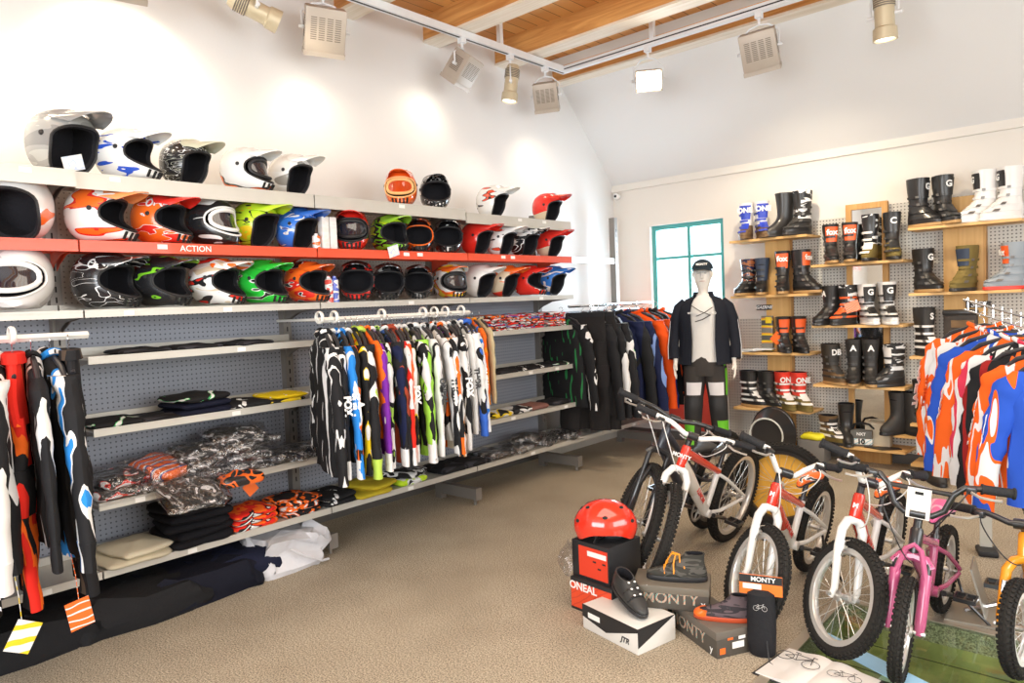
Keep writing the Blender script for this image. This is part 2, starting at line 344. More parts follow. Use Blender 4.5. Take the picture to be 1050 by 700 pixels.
#==SHELVING
XS, XU, XP = -3.87, -4.27, -4.34                         # shelf fronts, upright fronts, back panels
JY = [-.13, 1.2, 2.53, 3.85, 5.17, 6.5]
m_shelf = pm((.60, .58, .53), .45, .3); m_shelfred = pm((.80, .085, .03), .4, coat=.3); m_up = pm((.27, .25, .23), .5, .5)
m_slot = pm((.03, .03, .03), .7)
m_back = pegs('gondola_back', (.34, .36, .42), (.10, .10, .12), .028, .17, (1, 2)); m_backup = pegs('gondola_back_upper', (.56, .52, .48), (.30, .28, .26), .028, .17, (1, 2))
bracket_me = None
def shelf(parent, y0, y1, z, red=False, name='shelf', d0=0, th=.032, labels=True, sag=0):
    b = MB(); m = m_shelfred if red else m_shelf
    b.box2((XU+.005, y0+.004, z-.012), (XS+d0, y1-.004, z)); b.box2((XS+d0-.012, y0+.004, z-th), (XS+d0, y1-.004, z+.006)); b.box2((XU+.005, y0+.004, z-.03), (XU+.02, y1-.004, z+.04))
    o = b.build(name, m, parent, smooth=False)
    for yy in (y0+.012, y1-.012):
        br = MB(); br.prism([(XU, z-.012), (XS+d0-.02, z-.014), (XS+d0-.03, z-.03), (XU+.16, z-.05), (XU+.05, z-.09), (XU, z-.12)], yy-.002, yy+.002, 1)
        br.build('bracket', m_up if not red else m_shelfred, o, smooth=False)
    if labels:
        for k in range(rnd.randint(1, 2)):
            yy = y0+.12+rnd.random()*(y1-y0-.3)
            if red and 1.6 < yy < 1.95: continue
            lb = MB(); lb.box2((XS+d0, yy, z-.028), (XS+d0+.002, yy+.05, z-.004)); o2 = lb.build('price_label', m_label, o, smooth=False)
    return o
LV = {0: [(2.27, 0), (1.94, 1), (1.60, 0), (.30, 0)], 1: [(2.27, 0), (1.94, 1), (1.60, 0), (1.37, 0), (1.01, 0), (.64, 0), (.30, 0)],
      2: [(2.27, 0), (1.94, 1), (1.60, 0), (1.01, 0), (.64, 0), (.30, 0)], 3: [(2.25, 0), (1.94, 1), (1.60, 0), (1.33, 0), (.98, 0), (.63, 0), (.30, 0)], 4: [(.30, 0)]}
BAYLAB = ['leftmost grey shelving bay, cut by the photo edge behind hanging trousers', 'grey shelving bay with bagged clothes below two helmet rows', 'middle grey shelving bay behind the long rail of jerseys', 'last full shelving bay, with folded shirts beneath blue helmet', 'empty end bay with only a low base in the room corner']
for bay in range(5):
    y0, y1 = JY[bay], JY[bay+1]
    r = thing('shelving_bay', BAYLAB[bay], 'shelving', (0, 0, 0), 0, None)
    for yy in ([y0] if bay < 4 else [y0, y1]):
        b = MB(); top = 2.36 if bay < 4 or yy == y0 else 2.42
        b.box2((XU-.07, yy-.028, 0), (XU, yy+.028, top)); u = b.build('upright', m_up, r, smooth=False)
        b = MB()
        for k in range(34): b.box2((XU, yy-.004, .42+k*.056), (XU+.001, yy+.004, .45+k*.056))
        b.build('slot_row', m_slot, u, smooth=False)
        b = MB(); b.box2((XU-.02, yy-.03, .045), (XS+.0, yy+.03, .13)); b.box2((XS-.005, yy-.032, .04), (XS+.004, yy+.032, .135)); b.lathe([(.012, 0), (.012, .045)], 8, T(XS-.04, yy, 0)); b.build('foot', m_up, r, smooth=False)
    if bay < 4:
        b = MB(); b.box2((XP, y0+.02, .13), (XP+.012, y1-.02, 1.60)); b.build('back_panel', m_back, r, smooth=False)
        b = MB(); b.box2((XP, y0+.02, 1.60), (XP+.012, y1-.02, 2.27)); b.build('upper_back_panel', m_backup, r, smooth=False)
    else:
        b = MB(); b.box2((XU-.05, y0, 1.93), (XU-.01, y1, 1.985)); b.build('cross_bar', m_alu, r, smooth=False)
        b = MB(); b.box2((XP, y0, .05), (XP+.012, y1, .30)); b.build('base_panel', m_shelf, r, smooth=False)
    for z, red in LV[bay]:
        shelf(r, y0, y1, z, red, d0=.035 if (bay == 0 and z > 2) else 0, th=.075 if z > 2.2 else (.05 if red else .032))
    if bay == 1:
        t = put('shelf_lettering', text_mesh('ACTION', .045, .0005, .0005), r, m_white, face_M((XS+.002, 1.77, 1.918), (1, 0, 0)))
# ------------------------------------------------------------------ lighting track and spotlights
m_track = pm((.80, .82, .85), .35, coat=.3); m_lampbody = pm((.62, .54, .38), .4, .3); m_lampvent = pm((.20, .17, .14), .5, .3); m_lampbox = pm((.46, .40, .34), .45, .2)
m_lens = pm((1, .95, .85), .3, emit=((1, .90, .74), 3.2)); m_lensbright = pm((1, 1, .97), .3, emit=((1, .97, .88), 60))
TZ = 3.70; TX = -4.14; TY = 5.5
b = MB(); b.box2((TX-.03, -2.0, TZ), (TX+.03, TY+.03, TZ+.055)); b2 = MB()
tr = b.build('light_track', m_track, smooth=False)
b2.box2((TX-.008, -2.0, TZ-.002), (TX+.008, TY, TZ+.002)); b2.build('track_slot', m_black, tr, smooth=False)
tag(tr, 'white lighting track running along the left wall under the beams', 'lighting track')
b = MB(); b.box2((TX+.03, TY-.03, TZ), (2.6, TY+.03, TZ+.055)); tr2 = b.build('light_track', m_track, smooth=False)
b2 = MB(); b2.box2((TX+.03, TY-.032, TZ+.02), (2.6, TY-.028, TZ+.03)); b2.build('track_slot', m_black, tr2, smooth=False); tag(tr2, 'white lighting track running across the room below the last beam', 'lighting track')
for k, tt in enumerate([(TX+.0, .2), (TX, 2.6), (TX, 4.6)]):
    b = MB(); b.box2((TX-.02, tt[1], TZ+.055), (TX+.02, tt[1]+.04, 3.98)); b.build('track_hanger', m_track, tr, smooth=False)
for x in (-3.2, -1.2, 1): 
    b = MB(); b.box2((x, TY-.02, TZ+.055), (x+.04, TY+.02, 3.98)); b.build('track_hanger', m_track, tr2, smooth=False)
def lamp(kind, x, y, z, aim, label, roll=0, watts=60, cone=95, bright=False, s=1.0):
    """aim: unit-ish direction the light leaves; body centre at x,y,z, hung from the track"""
    a = Vector(aim).normalized(); q = a.to_track_quat('-Z', 'Y').to_matrix().to_4x4()
    if kind == 'box':
        zc = -a; xc = Vector((0, 0, 1)).cross(zc).normalized(); yc = zc.cross(xc); q = Matrix((xc, yc, zc)).transposed().to_4x4()
    M = q @ Matrix.Rotation(roll, 4, 'Z')
    r = thing('track_spotlight', label, 'spotlight', (x, y, z), 0, 'track spotlights')
    def ch(name, b, m, p=r): o = b.build(name, m, p, smooth=True); return o
    b = MB(); b.M = M
    if kind == 'box':
        wx, wy, h = .11*s, .085*s, .115*s
        b.rbox((0, 0, 0), (2*wx, 2*wy, 2*h), .012); o = ch('housing', b, m_lampbox)
        b = MB(); b.M = M
        for sg in (-1, 1):
            for c in (-.065, -.022, .022, .065):
                for k in range(11): b.box((c*s, sg*(wy+.001), (.062-k*.011)*s), (.032*s, .003, .005*s))
        for sg in (-1, 1):
            for k in range(9): b.box((sg*(wx+.001), 0, (.06-k*.013)*s), (.003, .09*s, .006*s))
        ch('vent', b, m_lampvent, o)
        b = MB(); b.M = M; b.box((0, 0, -h-.001), (2*wx-.03, 2*wy-.03, .006)); ch('lens', b, m_lensbright if bright else m_lens)
        b = MB(); b.M = M
        for sx, sy, dx, dy in ((1, 0, .006, 2*wy), (-1, 0, .006, 2*wy), (0, 1, 2*wx, .006), (0, -1, 2*wx, .006)): b.box((sx*wx, sy*wy, -h-.012), (dx, dy, .03))
        ch('front_frame', b, m_lampbox)
        half = wx
    else:
        R = .062*s
        b.lathe([(0, .16*s), (R*.75, .16*s), (R*.95, .13*s), (R, .10*s), (R, .05*s), (R*.93, .045*s), (R*.93, -.07*s), (R*1.12, -.08*s), (R*1.16, -.15*s), (R*1.02, -.15*s), (R*1.0, -.135*s), (0, -.135*s)], 24); o = ch('housing', b, m_lampbody)
        b = MB(); b.M = M
        for k in range(6): b.lathe([(R*1.02, (.12-k*.013)*s), (R*1.05, (.117-k*.013)*s), (R*1.02, (.112-k*.013)*s)], 24, caps=False)
        ch('cooling_fin', b, m_lampvent, o)
        b = MB(); b.M = M; b.lathe([(0, -.137*s), (R*.98, -.137*s), (R*.7, -.146*s), (0, -.15*s)], 24); ch('lens', b, m_lensbright if bright else m_lens)
        half = R*1.1
    # yoke, stem and adaptor
    lx = M.to_3x3() @ Vector((1, 0, 0)); b = MB(); up = TZ-z-.04
    pth = [lx*(half+.012), lx*(half+.014)+Vector((0, 0, up*.45)), lx*(half*.55)+Vector((0, 0, up*.72)), Vector((0, 0, up*.78)), -lx*(half*.55)+Vector((0, 0, up*.72)), -lx*(half+.014)+Vector((0, 0, up*.45)), -lx*(half+.012)]
    b.tube(pth, .007, 6); 
    for sg in (-1, 1): b.tube([lx*sg*(half-.01), lx*sg*(half+.035)], .013, 10)
    ch('yoke', b, m_track)
    b = MB(); b.tube([(0, 0, up*.76), (0, 0, up)], .010, 8); b.box((0, 0, up+.02), (.05, .05, .045)); ch('adaptor', b, m_track)
    l = bpy.data.lights.new('spotlight_beam', 'SPOT'); l.energy = watts; l.color = (1, .84, .62); l.spot_size = math.radians(cone); l.spot_blend = .9; l.shadow_soft_size = .06
    lo = bpy.data.objects.new('spotlight_beam', l); col.objects.link(lo); lo.parent = r; lo.matrix_basis = T(*(a*(.17*s))) @ q
    return r
def away(x, y, k, dz=-1, turn=0):
    v = Vector((x, y, 0)).normalized(); v = Rz(turn) @ v; return (v.x*k, v.y*k, dz)
lamp('cyl', TX, 2.36, 3.43, (.35, 1, -.42), 'cylindrical spotlight pointing right along the wall, lens glowing, topmost left', watts=10)
lamp('box', TX, 2.86, 3.44, away(TX, 2.86, .50, turn=.25), 'boxy vented spotlight next right of the topmost left cylinder', roll=-.15, watts=8, cone=130, s=1.2)
lamp('box', TX, 4.16, 3.46, (-.75, -.25, -1), 'boxy vented spotlight tilted left, centre of the left wall track', roll=-.1, watts=5, cone=130)
lamp('cyl', TX, 4.74, 3.45, (-.12, -.10, -1), 'cylindrical spotlight pointing down between two boxy ones', watts=14)
lamp('box', TX, 5.22, 3.44, away(TX, 5.2, .42, turn=-.2), 'boxy vented spotlight hanging at the corner where the tracks meet', roll=.1, watts=11, cone=130)
lamp('box', -3.23, TY, 3.42, (.62, -1, -.40), 'lit floodlight aimed straight at the viewer, brightest lamp', roll=0, watts=60, cone=80, bright=True)
lamp('box', -2.25, TY, 3.42, away(-2.25, TY, .45, turn=-.35), 'boxy vented spotlight on the cross track above the boots', roll=.25, watts=110, cone=130, s=1.2)
lamp('cyl', -1.37, TY, 3.42, (0, .08, -1), 'cylindrical spotlight pointing down at the top right', watts=90, s=1.1, cone=110)
lamp('box', TX, 1.6, 3.44, (-.75, .15, -.8), 'boxy spotlight on the left wall track just above the photo edge', watts=58, cone=130)
lamp('box', TX, .6, 3.44, (-.35, .1, -1), 'boxy spotlight on the wall track behind the near shelving end', watts=44, cone=130)
#==HELMETS
def shell_dir(psi, a, e0):
    # direction at angular distance psi from the opening centre, angle a around it
    c = Vector((math.cos(e0), 0, math.sin(e0))); s = Vector((0, 1, 0)); u = c.cross(s)
    return c*math.cos(psi)+(s*math.cos(a)+u*math.sin(a))*math.sin(psi)
HC = Vector((0, 0, .135))
def hrad(d, full):
    x, y, z = d
    r = 1/((abs(x/(.138))**2.3+abs(y/.116)**2.3+abs(z/.136)**2.3)**(1/2.3))
    if full:
        el = math.atan2(z, math.hypot(x, y)); az = abs(math.atan2(y, x))
        g = math.exp(-((el+.62)/.38)**2)*math.exp(-(az/.62)**2); r *= 1+.42*g
    return r
def hpoint(d, full, k=1.0):
    p = HC+d*hrad(d, full)*k
    lo = .012 if full else (.004 if d.x < .3 else .004)
    if p.z < lo: p.z = lo+(p.z-lo)*.04
    return p
def psi0(a, full, g=1.0):
    h = 1.03; v = (.50 if math.sin(a) > 0 else (.43 if full else 1.35)); n = 2.6
    return g/((abs(math.cos(a)/h)**n+abs(math.sin(a)/v)**n)**(1/n))
def helmet_meshes(full):
    e0 = -.02 if full else -.12; M_, N_ = 40, 16; out = {}
    def rings(k, g=1.0, n=N_):
        R = []
        for i in range(n+1):
            R.append([hpoint(shell_dir(psi0(2*PI*j/M_, full, g)+(PI-.02-psi0(2*PI*j/M_, full, g))*(i/n), 2*PI*j/M_, e0), full, k) for j in range(M_)])
        return R
    b = MB(); b.grid(rings(1.0), cu=True, capb=True); out['shell'] = b.mesh('shell', m_white)
    b = MB(); lin = rings(.86, 1.0); edge = rings(1.0)[0]
    b.grid([edge]+lin[:9], cu=True); 
    ctr = [[HC+Vector((-.05, 0, 0))+(p-HC-Vector((-.05, 0, 0)))*.1 for p in lin[8]]]
    b.grid([lin[8]]+ctr, cu=True, capb=True); out['lining'] = b.mesh('lining', m_lining)
    b = MB(); b.tube([p+(p-HC)*.01 for p in edge], .0055, 6, closed=True); out['edge_trim'] = b.mesh('edge_trim', m_black)
    # peak
    rows = []; n = 14
    for th in (0, .0045):
        rr = []
        for i in range(6):
            t = i/5; row = []
            for j in range(n+1):
                u = -1+2*j/n; az = u*1.12; el = .98-.16*u*u-.25*min(t*2.5, 1)+.0
                d = Vector((math.cos(el)*math.cos(az), math.cos(el)*math.sin(az), math.sin(el)))
                p0 = HC+d*hrad(d, False)*(1.035)
                f = max(0, t-.3)/.7
                p = p0+Vector((.135*f*(1-.38*u*u), -u*.022*f, .004*f-.018*f*f+.012*f*(1-u*u)))
                row.append(p+Vector((0, 0, th)))
            rr.append(row)
        rows.append(rr)
    b = MB(); b.grid(rows[1]); b.grid([r[::-1] for r in rows[0]])
    lo, hi = rows
    b.grid([lo[-1], hi[-1]]); b.grid([lo[0], hi[0]]); b.grid([[r[0] for r in lo], [r[0] for r in hi]]); b.grid([[r[-1] for r in lo], [r[-1] for r in hi]])
    out['peak'] = b.mesh('peak', m_white)
    # goggles / closed visor patch
    def patch(k, g, m=32):
        e = [[hpoint(shell_dir(psi0(2*PI*j/m, True, g*(i/4)), 2*PI*j/m, 0.0), True, k) for j in range(m)] for i in range(1, 5)]
        b = MB(); b.grid(e, cu=True, capa=True); return b
    out['goggle_lens'] = patch(.93, .72).mesh('goggle_lens', m_black)
    b = MB(); b.tube([hpoint(shell_dir(psi0(2*PI*j/32, True, .78), 2*PI*j/32, 0.0), True, .94) for j in range(32)], .011, 8, closed=True); out['goggle_frame'] = b.mesh('goggle_frame', m_black)
    b = MB()
    for sg in (-1, 1):
        d = Vector((math.cos(1.35)*.95, sg*math.sin(1.35)*.95, .18)).normalized(); p = HC+d*hrad(d, False); b.lathe([(0, .006), (.008, .005), (.012, 0), (.012, -.004)], 12, T(*p) @ d.to_track_quat('Z', 'Y').to_matrix().to_4x4())
    out['screw'] = b.mesh('peak_screw', m_black)
    if full:
        b = MB()
        for k in range(5):
            d = shell_dir(0, 0, -.55-.0*k); az = (k-2)*.16; d = Vector((math.cos(-.58)*math.cos(az), math.cos(-.58)*math.sin(az), math.sin(-.58)))
            p = HC+d*(hrad(d, True)+.001); b.box(p, (.006, .012, .04), d.to_track_quat('X', 'Z').to_matrix())
        out['chin_vent'] = b.mesh('chin_vent', m_slot)
    return out
HM = {True: helmet_meshes(True), False: helmet_meshes(False)}
def helmet_text(r, s, full, az0, el0, size, m, key):
    if key not in _T:
        me = text_mesh(s, size, .0008, .0012, .2).copy(); R = .13
        bm = bmesh.new(); bm.from_mesh(me); bmesh.ops.subdivide_edges(bm, edges=[e for e in bm.edges if e.calc_length() > .012], cuts=2, use_grid_fill=True)
        for v in bm.verts:
            az = az0+v.co.x/R; el = el0+v.co.y/R; d = Vector((math.cos(el)*math.cos(az), math.cos(el)*math.sin(az), math.sin(el)))
            v.co = HC+d*(hrad(d, full)+.0015+v.co.z)
        bm.to_mesh(me); bm.free(); _T[key] = me
    return put('helmet_lettering', _T[key], r, m)
def facing(x, y, off): return math.atan2(-y, -x)+math.radians(off)
def helmet(px, z, c, label, full=False, off=50, peak=True, mpeak=None, lens=None, trim=None, text=None, s=1.0, x=-4.05, py=240, group='helmets on the wall shelves', cat='helmet', pos=None, tm=None):
    """c: material of the shell"""
    y = pos[1] if pos else hit(px, py, 0, x).y
    if pos: x, _, z = pos
    r = thing('motocross_helmet', label, cat, (x, y, z), facing(x, y, off), group); r.scale = (s, s, s)
    H = HM[full]
    put('shell', H['shell'], r, c); put('lining', H['lining'], r); put('edge_trim', H['edge_trim'], r, trim or m_black)
    if peak: put('peak', H['peak'], r, mpeak or c); put('peak_screw', H['screw'], r)
    if full and peak: put('chin_vent', H['chin_vent'], r)
    if lens: put('goggle_lens', H['goggle_lens'], r, lens); put('goggle_frame', H['goggle_frame'], r, trim or m_black)
    if text:
        for i, (tx, az, el, sz) in enumerate(text): helmet_text(r, tx, full, az, el, sz, tm or m_white, ('ht', tx, az, el, sz, full))
    return r
G = swoosh
gs_white = m_whitegloss; g_blk = pm(BLACK, .2, coat=.7); g_red = pm(RED, .2, coat=.7); g_orange = pm(ORANGE, .2, coat=.7); g_silver = pm((.33, .33, .33), .25, .3, coat=.5)
smoke = pm((.02, .02, .03), .05, coat=1); amber = pm((.55, .06, .01), .08, coat=1)
KR = ('ONE', -1.0, .62, .062)
zt, zr, zl = 2.276, 1.947, 1.607
# top shelf
helmet(64, zt+.0, G(((.25, .25, .25), (.36, .36, .35), (.48, .48, .46)), 4, off=1), 'large silver grey helmet with blue lining, first on the top shelf', full=False, off=42, s=1.22, mpeak=g_silver, py=150, x=-4.06)
helmet(128, zt, G(((.03, .1, .6), WHITE, WHITE, WHITE), 9, (.5, .8, 0), 4, 2), 'white and blue helmet on the top shelf beside the silver one', off=58, s=1.05, full=True, py=160)
helmet(190, zt, G((BLACK, WHITE, BLACK, (.5, .5, .42), BLACK), 9, (.3, .9, 0), 5, 3, stops=[0, .40, .46, .66, .72]), 'black helmet with white scratchy lines, third on the top shelf', off=55, py=165, mpeak=pm((.55, .55, .42), .3, coat=.5))
helmet(250, zt, G((WHITE, WHITE, BLACK, ORANGE), 6, (.2, .3, 0), 1.2, 5, stops=[0, .6, .8, .93]), 'white helmet with thin black stripes and goggles on the top shelf', off=60, lens=smoke, full=True, py=170, mpeak=gs_white)
helmet(298, zt, G(((.35, .33, .3), WHITE, (.8, .78, .74)), 3, off=6), 'pearl white open helmet with dotted side, right of the black striped one on top', off=55, py=175)
helmet(411, zt, g_orange, 'orange helmet wearing amber goggles, facing out on the top shelf', full=True, off=-4, lens=amber, trim=pm((.9, .5, .2), .4), py=190)
helmet(446, zt, G((WHITE, BLACK, BLACK, BLACK), 12, dist=6, off=8), 'black helmet facing out on the top shelf beside the orange goggles one', full=True, off=6, py=195)
helmet(505, zt-.02, G((WHITE, WHITE, BLACK, (.8, .1, .05)), 8, (0, .1, 0), .4, 9, stops=[0, .72, .84, .93]), 'white open helmet with side stripes alone on the top shelf', off=66, py=200, mpeak=gs_white)
helmet(561, zt-.02, G((CREAM, CREAM, RED, RED), 4, (.1, .9, 0), 2, 10), 'red and cream open helmet at the far end of the top shelf', off=62, py=208, mpeak=g_red)
# red shelf
helmet(18, zr, G((WHITE, WHITE, WHITE, ORANGE), 3.5, (.4, .2, 0), 2, 11, stops=[0, .5, .8, .93]), 'big white helmet with orange marks cut by the left edge, on the red shelf', off=-28, s=1.22, peak=False, py=220, x=-4.03)
helmet(100, zr, G((WHITE, WHITE, RED, ORANGE), 6, (.3, .7, 0), 3, 12, stops=[0, .55, .75, .9]), 'white helmet with red and orange swooshes, first full one on the red shelf', full=True, off=62, s=1.08, py=225, mpeak=G((WHITE, WHITE, (.9, .3, .1)), 7, off=2))
helmet(163, zr, G((ORANGE, ORANGE, WHITE, RED), 8, (.3, .7, 0), 3, 13, stops=[0, .6, .84, .92]), 'orange helmet with white lettering and red peak on the red shelf', full=True, off=52, py=228, mpeak=g_red, text=[KR], s=1.04)
helmet(215, zr, G((BLACK, BLACK, BLACK, WHITE), 7, (1.2, .2, 0), 2, 14, stops=[0, .5, .8, .93]), 'black helmet with white rimmed opening on the red shelf', full=True, off=48, peak=False, trim=m_white, lens=smoke, py=232, s=1.08)
helmet(262, zr, G((YEL, LIME, BLACK, LIME), 7, (.2, .5, 0), 4, 15, stops=[0, .3, .72, .86]), 'yellow and black open helmet on the red shelf', off=55, py=236, mpeak=pm(LIME, .25, coat=.6), s=1.05)
helmet(304, zr, G(((.04, .2, .75), (.04, .2, .75), WHITE, (.02, .08, .4)), 8, (.4, .6, 0), 4, 16, stops=[0, .5, .78, .9]), 'blue and white open helmet on the red shelf beside white boxes', off=58, py=238, mpeak=pm((.03, .15, .6), .25, coat=.6))
helmet(360, zr, G((RED, RED, BLACK), 3, off=17), 'red topped helmet with dark goggles facing out on the red shelf', full=True, off=0, lens=smoke, py=240, mpeak=g_red, s=1.05)
helmet(398, zr, G((BLACK, GREEN, BLACK, LIME), 6, (.4, .5, 0), 3, 18), 'black and green helmet with lime peak on the red shelf', full=True, off=36, py=240, mpeak=pm((.35, .7, .05), .25, coat=.6))
helmet(429, zr, G((BLACK, BLACK, BLACK, ORANGE), 6, dist=1, off=19), 'black helmet with orange brow facing out on the red shelf', full=True, off=2, py=245, mpeak=G((BLACK, ORANGE), 12), trim=g_orange, s=.97)
helmet(459, zr, G((BLACK, BLACK, BLACK, WHITE), 10, off=20, stops=[0, .5, .8, .93]), 'black helmet with white crown marks facing out on the red shelf', full=True, off=4, py=245)
helmet(489, zr, g_red, 'plain bright red open helmet on the red shelf', off=62, py=247)
helmet(514, zr, G((WHITE, WHITE, BLACK, (.8, .1, .05)), 8, (0, .1, 0), .4, 21, stops=[0, .72, .84, .93]), 'white striped open helmet between red and black ones on the red shelf', off=66, py=248, mpeak=gs_white)
helmet(538, zr, G((BLACK, BLACK, WHITE, BLACK), 8, (.4, .5, 0), 3, 22), 'black and white open helmet second from the end of the red shelf', off=60, py=250)
helmet(564, zr, G((CREAM, CREAM, RED, RED), 4, (.1, .9, 0), 2, 10), 'red and cream open helmet at the far end of the red shelf', off=62, py=250, mpeak=g_red)
# lower shelf
helmet(20, zl, G((WHITE, WHITE, (.6, .6, .6)), 3, off=24), 'white helmet with dark wide visor cut by the left edge, lower helmet shelf', off=-14, s=1.2, peak=False, full=True, lens=smoke, trim=gs_white, py=290, x=-4.03)
helmet(106, zl, G((BLACK, WHITE, BLACK, WHITE, BLACK), 6, (.3, .8, 0), 3, 25, stops=[0, .2, .24, .72, .78]), 'black and white helmet with white lettering on the lower helmet shelf', full=True, off=50, py=290, text=[KR], s=1.1)
helmet(163, zl, G((BLACK, BLACK, GREEN, BLACK), 6, (.5, .4, 0), 3, 26, stops=[0, .6, .82, .95]), 'black helmet with green peak on the lower helmet shelf', full=True, off=46, py=290, mpeak=G(((.35, .7, .05), BLACK), 6, off=3), s=1.06)
helmet(220, zl, G((CREAM, WHITE, BLACK, RED), 7, (.2, .5, 0), 2, 27, stops=[0, .25, .75, .88]), 'cream helmet with black and red stripes on the lower helmet shelf', full=True, off=54, py=290, mpeak=G((CREAM, WHITE, ORANGE), 7, off=4), s=1.04)
helmet(267, zl, G(((.02, .5, .04), (.03, .62, .06), WHITE, BLACK), 7, (.4, .6, 0), 3, 28, stops=[0, .4, .86, .95]), 'bright green helmet on the lower helmet shelf', full=True, off=46, py=288, s=1.02)
helmet(313, zl, G((ORANGE, RED, WHITE, BLACK), 7, (.4, .4, 0), 4, 29, stops=[0, .4, .88, .95]), 'orange helmet with white squiggles on the lower helmet shelf', full=True, off=44, py=290, mpeak=g_orange)
helmet(366, zl, G((BLACK, BLACK, BLACK, RED), 9, off=30), 'black helmet with red crown marks facing out on the lower helmet shelf', full=True, off=-2, py=288, s=1.04)
helmet(398, zl, G((BLACK, (.06, .06, .06), BLACK, WHITE), 9, off=31, stops=[0, .5, .75, .94]), 'black helmet with thin white crown line facing out, lower helmet shelf', full=True, off=3, py=290)
helmet(429, zl, G((BLACK, BLACK, (.3, .3, .3)), 6, off=32, stops=[0, .5, .93]), 'plain black helmet with orange paper inside, lower helmet shelf', full=True, off=0, py=290, s=.97)
helmet(461, zl, G((YEL, ORANGE, WHITE, WHITE), 5, (.2, .8, 0), 3, 33), 'orange yellow and white helmet with dark goggles, lower helmet shelf', full=True, off=28, lens=smoke, py=288, mpeak=G((ORANGE, YEL, WHITE), 5))
helmet(492, zl, gs_white, 'plain white open helmet on the lower helmet shelf', off=58, py=288)
helmet(517, zl, G((CREAM, CREAM, ORANGE, RED), 5, (.1, .9, 0), 2, 35), 'orange and cream open helmet on the lower helmet shelf', off=62, py=288, mpeak=g_orange)
helmet(541, zl, G((RED, RED, RED, WHITE), 6, (.4, .5, 0), 3, 36, stops=[0, .5, .8, .94]), 'red helmet beside the blue one on the lower helmet shelf', off=60, full=True, py=288)
helmet(566, zl, G(((.03, .2, .65), (.03, .2, .65), WHITE), 6, (.4, .6, 0), 3, 37, stops=[0, .5, .9]), 'blue open helmet at the far end of the lower helmet shelf', off=60, py=288)
# small boxes and cans between the helmets
for i, (px, py, z, c, h, lab) in enumerate([(332, 240, zr, (.85, .82, .78), .21, 'narrow white box standing by the blue helmet on the red shelf'), (340, 240, zr, (.82, .80, .80), .21, 'narrow white box standing by the red helmet on the red shelf'),
      (324, 241, zr, ORANGE, .10, 'small orange tin behind the blue helmet peak on the red shelf'), (337, 290, zl, (.75, .10, .08), .17, 'small red can left of the blue can on the lower helmet shelf'), (343, 290, zl, (.10, .16, .62), .17, 'small blue can beside the black helmets on the lower helmet shelf')]):
    p = hit(px, py, 0, -3.97); nm = 'care_spray_can' if i > 2 else ('display_box' if i < 2 else 'polish_tin')
    b = MB()
    if i < 2: b.rbox((0, 0, h/2), (.05, .05, h), .003)
    else: b.lathe([(0, 0), (.026, 0), (.026, h*.84), (.018, h*.9), (.012, h*.92), (.012, h), (0, h)], 16)
    o = b.build(nm, G((c, WHITE, c), 9, (0, 0, 0), .3, i)); o.location = (p.x, p.y, z); tag(o, lab, 'box' if i < 2 else 'can')
for px, py, z, lab in ((75, 166, zt, 'white and blue leaflet leaning at the silver helmet opening'), (404, 266, zr, 'white hang tag drooping over the red shelf edge under the green helmet')):
    p = hit(px, py, 0, XS-.04 if py < 200 else XS+.012); b = MB(); b.box((0, 0, .0), (.003, .09, .075), Matrix.Rotation(.4 if py < 200 else .1, 3, 'Y') @ Matrix.Rotation(.3, 3, 'X')); o = b.build('paper_tag', G((WHITE, (.6, .7, .9), WHITE), 14, off=3), smooth=False)
    o.location = (p.x, p.y, z+.045 if py < 200 else z-.005); tag(o, lab, 'tag')
#==BOOTS AND DISPLAY WALL
m_birch = wood('birch', (.66, .38, .13), (.78, .50, .21), 0, .6); m_birchv = wood('birch_upright', (.62, .35, .11), (.76, .48, .19), 2, .6); m_frame = wood('frame_wood', (.50, .25, .07), (.64, .36, .12), 2, .8)
m_peg = pegs('pegboard', (.60, .58, .53), (.13, .12, .11), .028, .22, (0, 2))
b = MB(); b.box2((-3.22, YW-.05, .10), (-2.0, YW-.035, 1.30)); tag(b.build('pegboard', m_peg, smooth=False), 'low perforated panel behind the mannequin and the left boot column', 'pegboard')
b = MB(); b.box2((-2.56, YW-.050, 1.30), (-2.0, YW-.035, 2.2)); b.box2((-2.0, YW-.05, .10), (-.2, YW-.035, 2.27)); tag(b.build('pegboard', m_peg, smooth=False), 'tall perforated panel behind the middle and right boot columns', 'pegboard')
for x0, x1, z1, lab in ((-2.76, -2.53, 2.14, 'pale wooden upright board behind the left boot column'), (-1.27, -.98, 2.26, 'pale wooden upright board behind the right boot column')):
    b = MB(); b.box2((x0, YW-.13, .0), (x1, YW-.055, z1)); o = b.build('display_upright', m_birchv, smooth=False)
    b = MB(); b.box2((x1-.012, YW-.131, .0), (x1+.006, YW-.054, z1)); b.build('edge_strip', m_frame, o, smooth=False); tag(o, lab, 'board')
r = thing('wall_mirror', 'tall wood framed mirror standing behind the middle boot column', 'mirror', (-1.86, YW-.09, 0))
for nm, a, b_ in (('frame_side', (-.17, -.02, 0), (-.125, .03, 2.30)), ('frame_side', (.125, -.02, 0), (.17, .03, 2.30)), ('frame_top', (-.125, -.02, 2.25), (.125, .03, 2.30)), ('frame_bottom', (-.125, -.02, 0), (.125, .03, .12))):
    b = MB(); b.box2(a, b_); b.build(nm, m_frame, r, smooth=False)
b = MB(); b.box2((-.125, .0, .12), (.125, .01, 2.25)); b.build('mirror_glass', pm((.85, .87, .86), .03, 1, var=-.06), r, smooth=False)
BZ = {0: [2.06, 1.53, .99, .456], 1: [1.78, 1.24, .71, .172], 2: [2.03, 1.497, .976, .417, .08]}
BXX = {0: (-3.02, -2.29), 1: (-2.26, -1.52), 2: (-1.48, -.72)}
CN = ['left', 'middle', 'right']; ON = ['top', 'second', 'third', 'fourth', 'lowest']
